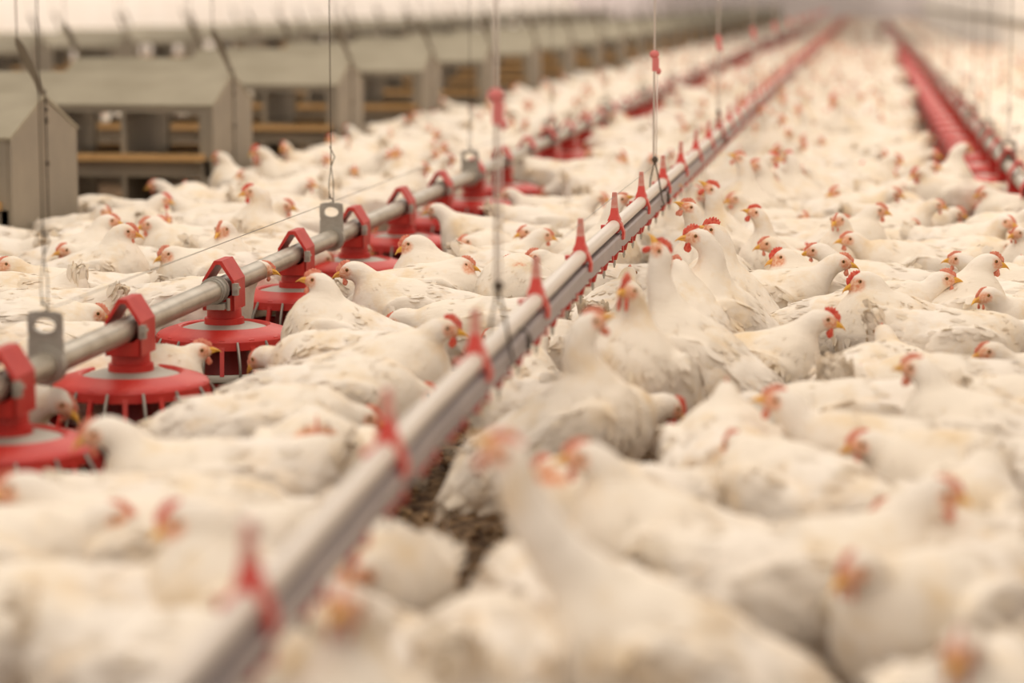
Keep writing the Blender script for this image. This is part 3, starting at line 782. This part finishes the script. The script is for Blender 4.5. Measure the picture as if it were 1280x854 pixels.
for k in range(12):
    y = 4.125 + 3.15 * k; z = float(nz(y))
    r = bpy.data.objects.new('suspension_cord', None); C.objects.link(r); r.location = (NX, y, 0)
    lb = 'pale cord with a red adjuster holding up the drinker line, %s from the near end' % WORDS[k] if k < 6 else 'faint distant cord holding up the far drinker line'
    tag(r, lb, 'cord', 'cords of the drinker line' if k < 6 else 'distant cords of the drinker line')
    B = Buf(); tube(B, [(-0.004, 0, z + 0.085), (-0.004, 0, 2.9)], 0.0035, 6); tube(B, [(0.004, 0, z + 0.085), (0.006, 0, 0.86)], 0.0018, 5); link('cord', B.mesh('cord', [M_ROPE]), r)
    B = Buf(); V, F = lump_sphere((0, 0, z + 0.092), (.010, .008, .010), None, 10, 8); B.add(V, F)
    tube(B, [(0, 0, z + 0.088), (-0.013, 0, z + 0.03), (-0.017, 0, z - 0.03)], 0.0024, 6); tube(B, [(0, 0, z + 0.088), (0.013, 0, z + 0.03), (0.024, 0, z - 0.03), (0.030, 0, z - 0.045), (0.020, 0, z - 0.052)], 0.0026, 6)
    link('hook', smart(B.mesh('hook', [M_DARKW])), r)
    B = Buf(); box(B, -0.010, 0.010, -0.006, 0.006, 0.805, 0.845); V, F = lump_sphere((-0.004, 0, 0.855), (.015, .009, .013), None, 10, 8); B.add(V, F); V, F = lump_sphere((0.009, 0, 0.805), (.008, .008, .010), None, 8, 6); B.add(V, F)
    link('adjuster', smart(B.mesh('adjuster', [M_ADJ])), r)

# ------------------------------------------------------------------ the flock
placed = []     # capsules (x, y, dx, dy, half length, radius)
def occ(x, y, yaw, hl=0.075, rad=0.098): 
    a = math.radians(yaw); return (x, y, math.cos(a), math.sin(a), hl, rad)
def clash(c, slack=1.0):
    for p in placed:
        ddx, ddy = c[0]-p[0], c[1]-p[1]
        if ddx*ddx + ddy*ddy > 0.16: continue
        for u in (-1, 0, 1):
            for v in (-1, 0, 1):
                ex = ddx + c[2]*c[4]*u - p[2]*p[4]*v; ey = ddy + c[3]*c[4]*u - p[3]*p[4]*v
                if ex*ex + ey*ey < ((c[5] + p[5]) * slack) ** 2: return True
    return False
def dfl(**k): return k
UPN = dict(hf=0.10, bp=36, tail=5)
HERO = [   # head pixel, head height, facing in the picture (0 right, 90 away, 180 left, 270 nearer), pose, words
 (826, 318, .462, 160, dict(hf=.105, hp=68, bp=40, tail=0, comb=1.2), 'white hen with beak pointing straight up, right of the drinker line'),
 (871, 297, .440, 188, dict(hf=.085, hp=4, bp=46, tail=0, comb=1.5), 'sharp white hen, yellow beak facing left, neck upright, beside the drinkers'),
 (893, 290, .420, 165, dict(hf=.06, hp=22, bp=50, tail=0, comb=1.8), 'tall white hen with bright red serrated comb, just behind the sharp drinking hen'),
 (862, 262, .430, 200, dict(hf=.10, hp=35, bp=42, tail=0), 'pinkish-faced hen stretching up under the red nipples, above the sharp drinking hen'),
 (890, 240, .430, 175, dict(hf=.09, hp=50, bp=44, tail=0, comb=1.5), 'hen reaching up to a nipple behind the cluster of sharp drinking hens'),
 (848, 335, .370, 120, dict(hf=.06, hp=20, bp=44, tail=0), 'blurred pale hen half hidden between the two sharpest drinking hens'),
 (926, 200, .440, 178, dict(hf=.075, hp=35, bp=46, tail=0), 'hen with very long straight neck and head tipped left, right of the water rail'),
 (947, 208, .395, 200, dict(hf=.10, hp=10, bp=36, tail=5), 'hen with orange-red face looking down-left behind the long-necked hen'),
 (963, 199, .410, 5, dict(hf=.10, hp=5, bp=34, tail=-10, comb=1.3), 'upright hen facing right with yellow beak and a red wattle, near the long-necked hen'),
 (973, 150, .410, 350, dict(hf=.09, hp=0, bp=40, tail=0), 'upright hen facing right farther down the drinker line, above the facing-right hen'),
 (785, 366, .425, 243, dict(hf=.07, hp=12, bp=52, tail=0, comb=2.3, big=.006), 'upright bird with large red comb and wattles under the drinker rail'),
 (737, 405, .425, 20, dict(hf=.07, hp=25, bp=34, tail=0, big=-.012), 'blurred long-necked hen drinking, in front of the red-combed upright bird'),
 (634, 572, .470, 178, dict(hf=.215, hp=40, bp=30, tail=10, big=.004), 'large blurred foreground hen with long pale neck leaning up to the left'),
 (684, 590, .285, 215, dict(hf=.12, hp=5, bp=14), 'blurred hen with reddish face just behind the long neck of the foreground hen'),
 (733, 572, .355, 182, dict(hf=.14, hp=0, bp=20, tail=0), 'blurred hen looking left with round back, behind the large foreground hen'),
 (908, 492, .315, 84, dict(hf=.11, hp=0, bp=16, tail=-25), 'hen seen from behind as a bell shape with raised neck, in the lower middle'),
 (976, 503, .320, 170, dict(hf=.235, hp=12, bp=10), 'blurred hen with red face stretching its neck to the left, right of the bell-shaped hen'),
 (1148, 462, .335, 150, dict(hf=.15, hp=5, bp=12), 'blurred hen with slim raised neck and orange beak, right of the fluffy rump'),
 (1030, 400, .292, -4, dict(hf=.19, hp=-14, bp=12, sq=.035, comb=1.5, tail=25), 'sharp white hen with red comb, red wattles and yellow beak facing right'),
 (1076, 352, .330, 192, dict(hf=.11, hp=-18, bp=18, comb=1.2), 'hen with orange-red face and beak pointing down-left, above the sharp right-facing hen'),
 (1050, 328, .320, -4, dict(hf=.225, hp=-8, bp=8, comb=.9), 'long-bodied hen facing right with pale pink face, behind the sharp right-facing hen'),
 (978, 322, .320, 186, dict(hf=.11, hp=-14, bp=18, comb=1.3), 'hen with thin upright pink comb and down-tilted beak facing left'),
 (1178, 350, .312, 2, dict(hf=.215, hp=5, bp=14, tail=20), 'long-necked hen facing right with only a small red face, in the right half'),
 (1238, 328, .350, 12, dict(hf=.13, hp=-8, bp=26), 'hen with upright neck facing right near the right edge'),
 (1096, 264, .335, 0, dict(hf=.14, hp=-5, bp=18), 'plump hen with neck raised facing right in the middle of the aisle'),
 (1116, 243, .300, 0, dict(hf=.20, hp=-8, bp=8), 'hen facing right just behind the plump raised-neck hen'),
 (1048, 241, .300, 186, dict(hf=.14, hp=-6, bp=10), 'hen facing left with reddish beak, in the aisle behind the facing-right hens'),
 (1118, 200, .330, 4, dict(hf=.17, hp=-15, bp=12), 'hen facing right with brownish face, farther up the aisle'),
 (1052, 277, .285, 6, dict(hf=.21, hp=-20, bp=6), 'hen stretching its head forward to the right, left of the plump raised-neck hen'),
 (1149, 217, .310, 190, dict(hf=.16, hp=-15, bp=10, comb=1.3), 'hen with red comb facing left in the upper aisle'),
 (1232, 242, .300, 180, dict(hf=.14, hp=-10, bp=10), 'hen facing left near the right feeder line'),
 (1195, 267, .255, 4, dict(hf=.20, hp=-15, bp=2), 'low hen with reddish head facing right, below the right feeder line'),
 (1044, 127, .430, 200, dict(hf=.10, hp=0, bp=38, comb=2.6, big=.01, tail=10), 'bird with a large deep red comb standing tall in the distant aisle'),
 (1205, 185, .380, 20, dict(hf=.13, hp=-10, bp=28), 'hen with raised neck reaching toward the right feeder line'),
 (1172, 618, .330, 2, dict(hf=.19, hp=-8, bp=8), 'blurred hen with brownish-red head facing right at the lower right'),
 (1068, 712, .300, 228, dict(hf=.20, hp=-12, bp=6), 'very blurred hen facing the camera with head low, at the lower right'),
 (1200, 815, .330, 250, dict(hf=.15, hp=-5, bp=12), 'very blurred hen at the bottom edge of the lower right corner'),
 (432, 760, .390, 258, dict(hf=.10, hp=10, bp=30), 'very blurred upright hen at the bottom edge below the water rail'),
 (124, 540, .310, 190, dict(hf=.19, hp=-22, bp=2, comb=.8), 'hen bending its head left right in front of the second red feeder'),
 (22, 610, .310, 183, dict(hf=.21, hp=-14, bp=6, comb=.8), 'blurred hen with big head facing left at the left edge below the first feeder'),
 (138, 648, .275, 4, dict(hf=.20, hp=-10, bp=6), 'blurred hen at the lower left facing right'),
 (230, 650, .345, 184, dict(hf=.11, hp=-20, bp=26, comb=1.2), 'blurred hen at the lower left facing left with pinkish comb'),
 (396, 538, .285, 276, dict(hf=.13, hp=-14, bp=8, comb=.8), 'hen with orange beak pointing at the camera, in the lower left middle'),
 (438, 338, .325, 182, dict(hf=.185, hp=-14, bp=14, comb=1.0), 'sharp white hen facing left with beak at a red feeder, long sloping back'),
 (514, 305, .335, 184, dict(hf=.115, hp=-22, bp=24, comb=1.1), 'hen facing left with yellow beak just behind the sharp left-facing hen'),
 (578, 332, .290, 5, dict(hf=.12, hp=-8, bp=10), 'small-looking hen facing right with red comb, right of the left-facing pair'),
 (556, 411, .325, -6, dict(hf=.165, hp=-8, bp=18, comb=1.6, tail=20), 'sharp white hen with red comb and wattles facing right, left of the water rail'),
 (640, 330, .320, 215, dict(hf=.07, hp=-22, bp=34, comb=1.1), 'upright hen with brown-red face looking down-left beside the water rail'),
 (672, 322, .300, 184, dict(hf=.15, hp=-8, bp=10), 'hen looking left half behind the drinker line'),
 (397, 352, .350, 165, dict(hf=.09, hp=10, bp=22, tail=0), 'hen with neck raised beside the fourth red feeder, looking away'),
 (158, 290, .345, 0, dict(hf=.11, hp=-10, bp=20), 'hen facing right in front of the nest boxes, behind the second feeder'),
 (188, 281, .305, 190, dict(hf=.15, hp=-10, bp=10), 'hen facing left in front of the second nest box'),
 (278, 287, .345, 250, dict(hf=.09, hp=-14, bp=20, comb=1.1), 'hen facing the camera with head turned left, between nest boxes and feed pipe'),
 (212, 318, .285, 205, dict(hf=.14, hp=-14, bp=8, comb=1.1), 'hen with pink comb looking left just above the feed pipe'),
 (316, 240, .380, 184, dict(hf=.08, hp=-6, bp=28, comb=1.2), 'upright hen facing left, red-orange face, right of the second nest box'),
 (355, 258, .310, 2, dict(hf=.15, hp=-8, bp=8), 'hen with orange face facing right behind the upright left-facing hen'),
 (324, 190, .345, 184, dict(hf=.17, hp=-10, bp=10, comb=1.8), 'hen with bright red face facing left beside the third nest box'),
 (118, 392, .250, 10, dict(hf=.17, hp=-20, bp=2), 'hen with lowered head left of the third feeder, behind the feed pipe'),
 (247, 440, .215, 18, dict(hf=.17, hp=10, bp=4, sq=.055), 'hen pushing its head up against the grill of the third red feeder'),
 (497, 190, .345, 250, dict(hf=.10, hp=-8, bp=16), 'hen with red face toward the camera, before the fourth nest box'),
 (560, 185, .330, 190, dict(hf=.14, hp=-8, bp=10), 'hen facing left in the crowd beyond the seventh feeder'),
 (775, 195, .330, 320, dict(hf=.10, hp=-20, bp=16), 'hen facing right in the crowd between the feed pipe and the drinker cord'),
 (851, 160, .340, 0, dict(hf=.11, hp=-5, bp=20), 'hen facing right just above the drinker line'),
]
BODY = [   # body centre pixel (at height 0.2), facing in the picture, pose, words
 (1082, 490, 62, dict(hf=.17, hz=.24, hp=-20, tail=58), 'fluffy white rump of a hen facing away, right of centre below the sharp hen'),
 (1000, 628, 125, dict(hf=.16, hz=.27, hp=-10, tail=20), 'blurred broad-backed hen facing away in front of the red-faced stretching hen'),
 (598, 850, 80, dict(hf=.15, hz=.22, hp=-20, tail=55, bp=4), 'very blurred pinkish-white hen rump at the bottom edge, left of the large foreground hen'),
 (92, 790, 195, dict(hf=.17, hz=.24, hp=-20, tail=72), 'blurred hen with raised tail in the bottom left corner'),
 (330, 545, 8, dict(hf=.19, hz=.23, hp=-20, tail=8), 'cream hen seen from the side with its rump at the second feeder, head hidden'),
 (418, 506, 4, dict(hf=.18, hz=.22, hp=-20, tail=12), 'cream hen with hidden head, just below the sharp right-facing left-hand hen'),
 (250, 268, 200, dict(hf=.18, hz=.23, hp=-25, tail=78), 'hen with tail cocked straight up in front of the second nest box'),
 (28, 385, 172, dict(hf=.18, hz=.23, hp=-20, tail=84), 'hen with high cocked tail at the left edge behind the first feeder'),
 (1190, 500, 185, dict(hf=.19, hz=.25, hp=-15, tail=20), 'broad white hen seen from the side at right, below the long-necked hen'),
 (1225, 610, 172, dict(hf=.19, hz=.27, hp=-10, tail=20), 'blurred hen with broad back near the right edge of the lower half'),
 (1200, 720, 195, dict(hf=.18, hz=.24, hp=-15, tail=20), 'very blurred wide hen back near the lower right edge'),
]
n_ind = 0
def feet_px(x, y): return to_px((x, y, 0.2))
used_labels = set()
for px, py, hz, yw, kw, words in HERO:
    kw = dict(kw); kw['hz'] = hz; yaw = yw + IMG_YAW; a = math.radians(yaw)
    p = at(px, py, hz); x, y = p[0] - kw['hf']*math.cos(a), p[1] - kw['hf']*math.sin(a)
    make_hen((x, y), yaw, dict(kw, nf=850, vox=.008 if p[1] < 7.5 else .010), words, 'white hens of the flock'); placed.append(occ(x, y, yaw)); used_labels.add(words); n_ind += 1
for px, py, yw, kw, words in BODY:
    yaw = yw + IMG_YAW; p = at(px, py, 0.2)
    make_hen((p[0], p[1]), yaw, dict(kw, nf=850, vox=.008 if p[1] < 7.5 else .010), words, 'white hens of the flock'); placed.append(occ(p[0], p[1], yaw)); n_ind += 1
n_hero = len(placed)
overl = [(i, j) for i in range(n_hero) for j in range(i) if (placed[i][0]-placed[j][0])**2 + (placed[i][1]-placed[j][1])**2 < 0.13**2]
for fx, fy in feeder_xy:
    if fy < 14: placed.append((fx, fy, 1, 0, 0, 0.175))
def nest_block(x, y):
    for nx_, y0, n, st_ in ((-2.9, 8.26, 30, 2.587), (-7.5, 21.3, 20, 2.62)):
        if nx_ - 1.75 < x < nx_ + 0.16:
            k = round((y - y0) / st_)
            if 0 <= k < n and abs(y - y0 - st_*k) < 0.48: return True
    if -4.7 < x < -2.70 and y > 8.3 and (y - 8.26) % 2.587 > 0.75: return True
    return False
VAR = []
vr = random.Random(5)
for i in range(26):
    kind = i % 13
    if kind in (0, 1, 2): kw = dict(hf=.20 + .02*vr.random(), hz=.28 + .05*vr.random(), hp=-10, bp=9, tail=25 + 20*vr.random())
    elif kind in (3, 4): kw = dict(hf=.13, hz=.33 + .05*vr.random(), hp=-6, bp=20, tail=15)
    elif kind in (5, 6, 7): kw = dict(hf=.235, hz=.17 + .07*vr.random(), hp=-38, bp=0, tail=30 + 20*vr.random())
    elif kind == 8: kw = dict(hf=.17, hz=.27, side=.05*(1 if i > 12 else -1), hyaw=50*(1 if i > 12 else -1), hp=-5, bp=8, tail=35)
    elif kind == 9: kw = dict(hf=.20, hz=.27, hp=-10, bp=4, sq=.035, tail=20)
    elif kind == 10: kw = dict(hf=.10, hz=.42, hp=25, bp=38, tail=5)
    elif kind == 11: kw = dict(hf=.15, hz=.25, side=-.06, hyaw=-70, hp=-20, bp=6, tail=60)
    else: kw = dict(hf=.22, hz=.31, hp=0, bp=12, tail=60)
    kw['comb'] = vr.choice([.4, .6, .8, 1.25]); kw['nf'] = 640; VAR.append((kind, {k: round(v, 3) for k, v in kw.items()}))
POSEW = {0: 'head held level', 1: 'head held level', 2: 'head held level', 3: 'neck raised', 4: 'neck raised', 5: 'head lowered', 6: 'head lowered', 7: 'head lowered', 8: 'head turned aside', 9: 'crouching low',
         10: 'neck stretched up', 11: 'head turned back', 12: 'tail cocked'}
def facew(yw):
    return ['facing right', 'facing away to the right', 'facing away', 'facing away to the left', 'facing left', 'facing left and nearer', 'facing the camera', 'facing right and nearer'][int(((yw + 22.5) % 360) // 45)]
cand = []
fr = random.Random(21)
def visible(x, y, m=0):
    px, py = to_px((x, y, 0.2)); return -60 - m < px < 1340 + m and py < 960 + m
Ymax_ind = 15.8
tries = 0
while tries < 42000:
    tries += 1
    y = 2.6 + (Ymax_ind - 2.6) * fr.random() ** 0.75; x = fr.uniform(-4.9, 1.95)
    if not visible(x, y) or nest_block(x, y): continue
    px, py = to_px((x, y, 0.2))
    if py > 905: continue
    # keep the sight lines to the sharp heads free: the tall poses stay away from them
    yw = fr.uniform(0, 360)
    if abs(x - FX) < 0.42 and fr.random() < 0.75: yw = (0 if x < FX else 180) + fr.uniform(-25, 25)
    elif fr.random() < 0.35: yw = fr.choice([0, 180]) + fr.uniform(-30, 30)
    near_line = -0.62 < x - 0.05 < -0.1 or -0.95 < x < -0.7
    if near_line and y > 6.6 and fr.random() < 0.45: vi = fr.choice([10, 23, 3, 10]); yw = (180 if x > NX else 0) + fr.uniform(-60, 60)
    else: vi = fr.choice([i for i, v in enumerate(VAR) if v[0] != 10])
    if y < 6.6 and VAR[vi][0] in (3, 4, 10): vi = fr.choice([5, 6, 7, 0, 9])
    if y < 6.0: 
        vi = fr.choice([5, 6, 18, 19, 9, 22, 11, 7])
    blocked = False
    for n_ in range(0, 9):
        fx_, fy_ = feeder_xy[n_]; q = to_px((fx_, fy_, .15))[0]
        if 0 < fy_ - y < 0.95 and abs(px - q) < (0.17 + 0.13) * 3000 / fy_: blocked = True; break
    for gx, g0, g1, gw in ((812, 4.0, 5.7, 24), (580, 3.5, 5.0, 36), (952, 3.3, 4.5, 10), (1012, 4.9, 6.2, 8)):
        if g0 < y < g1 and abs(px - gx) < gw + 0.11 * 3000 / y: blocked = True
    if RX - .42 < x < RX + .3 and y > 8.7: blocked = True
    if FX - .28 < x < FX + .42 and y > 9.5 and int(y * 3) % 3: blocked = True
    if blocked: continue
    c = occ(x, y, yw + IMG_YAW)
    if clash(c, 1.0 if y < 7 else 0.93): continue
    if abs(x - FX) < 0.05 or abs(x-RX) < 0.05: continue
    placed.append(c); cand.append((x, y, yw, vi))
cand.sort(key=lambda t: t[1])
keep = cand[:max(0, 300 - n_ind)]; rest_ = cand[len(keep):]
_f = 0
def region(x, y):
    if x < -2.85: return 'among the nest boxes'
    if x < FX: return 'between the nest boxes and the left feed pipe'
    if x < NX: return 'between the left feed pipe and the drinker line'
    if x < RX: return 'in the aisle right of the drinker line'
    return 'behind the right feed pipe'
def landmark(x, y):
    n = int(round((y - FY0) / FS))
    if x < NX: return 'level with the %s left feeder pan' % WORDS[n] if n >= 0 else 'nearer than the first feeder pan'
    px, py = to_px((x, y, .2)); b = int((py - 150) // 60)
    n = int(round((y - 2.394) / 0.740)); return 'level with the %s red spike' % WORDS[n] if 0 <= n < 20 else 'near'
lab_count = {}
labs = []
for x, y, yw, vi in keep:
    l = 'white hen %s, %s, %s %s' % (facew(yw), POSEW[VAR[vi][0]], region(x, y), landmark(x, y)); labs.append(l); lab_count.setdefault(l, []).append(len(labs) - 1)
short = {'facing away to the right': 'facing away right', 'facing away to the left': 'facing away left', 'facing left and nearer': 'facing near left', 'facing right and nearer': 'facing near right'}
def mk(i, extra=''):
    x, y, yw, vi = keep[i]; f = facew(yw); f = short.get(f, f)
    reg = {'among the nest boxes': 'among nest boxes', 'between the nest boxes and the left feed pipe': 'behind left feed pipe', 'between the left feed pipe and the drinker line': 'before left feed pipe',
           'in the aisle right of the drinker line': 'right of drinker line', 'behind the right feed pipe': 'behind right feed pipe'}[region(x, y)]
    lm = landmark(x, y).replace('level with the', 'by').replace(' left feeder pan', ' feeder').replace('nearer than the first feeder pan', 'nearest camera')
    return ('%shen %s, %s, %s, %s' % (extra, f, POSEW[VAR[vi][0]], reg, lm))
final = [mk(i) for i in range(len(keep))]
byl = {}
for i, l in enumerate(final): byl.setdefault(l, []).append(i)
for l, ii in byl.items():
    if len(ii) > 1:
        ii = sorted(ii, key=lambda i: to_px((keep[i][0], keep[i][1], .2))[0])
        names = ['left ', 'right '] if len(ii) == 2 else ['leftmost '] + ['second leftmost ', 'third leftmost ', 'fourth leftmost ', 'fifth leftmost '][:len(ii)-2] + ['rightmost ']
        for e, i in zip(names, ii): final[i] = mk(i, e)
# whole hens in one mesh for those too small to show their parts
def hen_joined(kw, vox, nf, det=2):
    parts = hen_parts(**dict(kw, vox=vox, nf=nf, legs=False, detail=det)); B = Buf()
    for k, b in parts.items():
        V = np.concatenate(b.V); F = b.F; mm = [ALL_MATS.index(PART_MATS[k][m]) for m in b.M]
        B.add(V, F, mm, np.concatenate(b.face), np.concatenate(b.straw))
    return B
mid_cache = {}
for i, (x, y, yw, vi) in enumerate(keep):
    kw = VAR[vi][1]; sc_ = 0.90 + 0.10 * fr.random()
    if y < 10.2:
        make_hen((x, y), yw + IMG_YAW, kw if y < 8 else dict(kw, nf=200, vox=.009), final[i], 'white hens of the flock', sc_)
    else:
        if vi not in mid_cache: mid_cache[vi] = hen_joined(kw, 0.010, 160).mesh('hen', ALL_MATS)
        o = link('hen', mid_cache[vi]); o.location = (x, y, 0); o.rotation_euler = (0, 0, math.radians(yw + IMG_YAW)); o.scale = (sc_,) * 3
        tag(o, final[i], 'hen', 'white hens of the flock')

# the rest of the flock, past the three hundred that show largest
LODS = [[hen_joined(VAR[v][1], vx, nf, det) for v in (0, 2, 3, 5, 7, 8, 10, 12, 14)] for vx, nf, det in ((0.016, 0, 1), (0.026, 0, 0), (0.036, 0, 0))]
spots = [[(x, y, yw) for x, y, yw, vi in rest_], [], []]
ystart = keep[-1][1] if keep else 12
Y0 = max(Ymax_ind, ystart) + 0.05
g2 = random.Random(77)
yy = Y0; fx_near = [(fx, fy) for fx, fy in feeder_xy]
while yy < END_Y - 0.3:
    step = 0.27 if yy < 22 else (0.30 if yy < 40 else 0.40)
    xx = max(XL + .3, -1100 * yy / 3000 - 0.4)
    if yy > 14 and xx < -2.75: xx = max(xx, -7.6)
    while xx < min(XR - 0.15, 215 * yy / 3000 + 0.2):
        sx_ = xx + g2.uniform(-.07, .07); sy_ = yy + g2.uniform(-.07, .07)
        if not nest_block(sx_, sy_) and g2.random() < 0.96 and not (sx_ < -4.7 and g2.random() < 0.6) and min(abs(sx_ - FX), abs(sx_ - RX)) > 0.17 and not (RX - .36 < sx_ < RX and g2.random() < .85) and not (FX < sx_ < FX + .4 and g2.random() < .6):
            lv = 0 if yy < 21 else (1 if yy < 42 else 2)
            spots[lv].append((sx_, sy_, (180 if (sx_ - FX) % 2 > 0 else 0) + g2.uniform(-90, 90) if g2.random() < .5 else g2.uniform(0, 360)))
        xx += step
    yy += step
def bulk(name, lods, spots):
    Vs = []; loops = []; starts = []; MI = []; fa = []; st = []; nv = 0; nl = 0; rr = random.Random(9)
    for lv, (bufs, sp) in enumerate(zip(lods, spots)):
        pre = []
        for b in bufs:
            sizes = np.array([len(f) for f in b.F]); pre.append((np.concatenate(b.V), np.array([i for f in b.F for i in f]), sizes, np.array(b.M), np.concatenate(b.face), np.concatenate(b.straw)))
        for x, y, yw in sp:
            near = x - NX
            up = 6 if (abs(x - NX) < 0.35 and abs(x-NX) > .08 and rr.random() < .4) else rr.choice([0, 1, 2, 3, 4, 5, 7, 8, 0, 1, 3, 4])
            V, Lp, sz, M_, f_, s_ = pre[up]; a = math.radians(yw); s = 0.90 + .12 * rr.random(); c, sn = math.cos(a)*s, math.sin(a)*s
            W = np.stack([V[:, 0]*c - V[:, 1]*sn + x, V[:, 0]*sn + V[:, 1]*c + y, V[:, 2]*s], 1)
            Vs.append(W); loops.append(Lp + nv); starts.append(np.concatenate([[0], np.cumsum(sz)[:-1]]) + nl); MI.append(M_); fa.append(f_); st.append(s_)
            nv += len(V); nl += len(Lp)
    me = bpy.data.meshes.new(name); Vs = np.concatenate(Vs); loops = np.concatenate(loops); starts = np.concatenate(starts)
    me.vertices.add(len(Vs)); me.vertices.foreach_set('co', Vs.ravel().astype(np.float32))
    me.loops.add(len(loops)); me.loops.foreach_set('vertex_index', loops.astype(np.int32))
    me.polygons.add(len(starts)); me.polygons.foreach_set('loop_start', starts.astype(np.int32))
    for m in ALL_MATS: me.materials.append(m)
    me.polygons.foreach_set('material_index', np.concatenate(MI).astype(np.int32)); me.polygons.foreach_set('use_smooth', np.ones(len(starts), bool))
    for k, v in (('face', fa), ('straw', st)):
        at_ = me.attributes.new(k, 'FLOAT', 'POINT'); at_.data.foreach_set('value', np.concatenate(v).astype(np.float32))
    me.update(calc_edges=True)
    return me
o = link('distant_flock', bulk('distant_flock', LODS, spots))
tag(o, 'dense distant flock of white hens filling the house to the back wall', 'flock', None, 'stuff')

# litter clumps in the gaps
B = Buf(); r = np.random.default_rng(8)
for k in range(2600):
    y = 2.6 + 7 * r.random() ** 1.2; x = r.uniform(-1085*y/3000 - .1, 200*y/3000 + .1); s = r.uniform(.004, .016)
    V, F = lump_sphere((x, y, s*.4), (s, s*r.uniform(.4, .9), s*.6), rot_z(r.uniform(0, 3)), 6, 4); B.add(V + r.normal(0, s*.12, V.shape), F)
o = link('litter_clumps', B.mesh('litter_clumps', [mat('litter_clump', (0.10, 0.055, 0.03), 0.95, noise=((0.38, 0.25, 0.13), 40, 0.4, 0.65))]))
tag(o, 'brown crumbly litter scattered over the floor between the hens', 'litter', None, 'stuff')
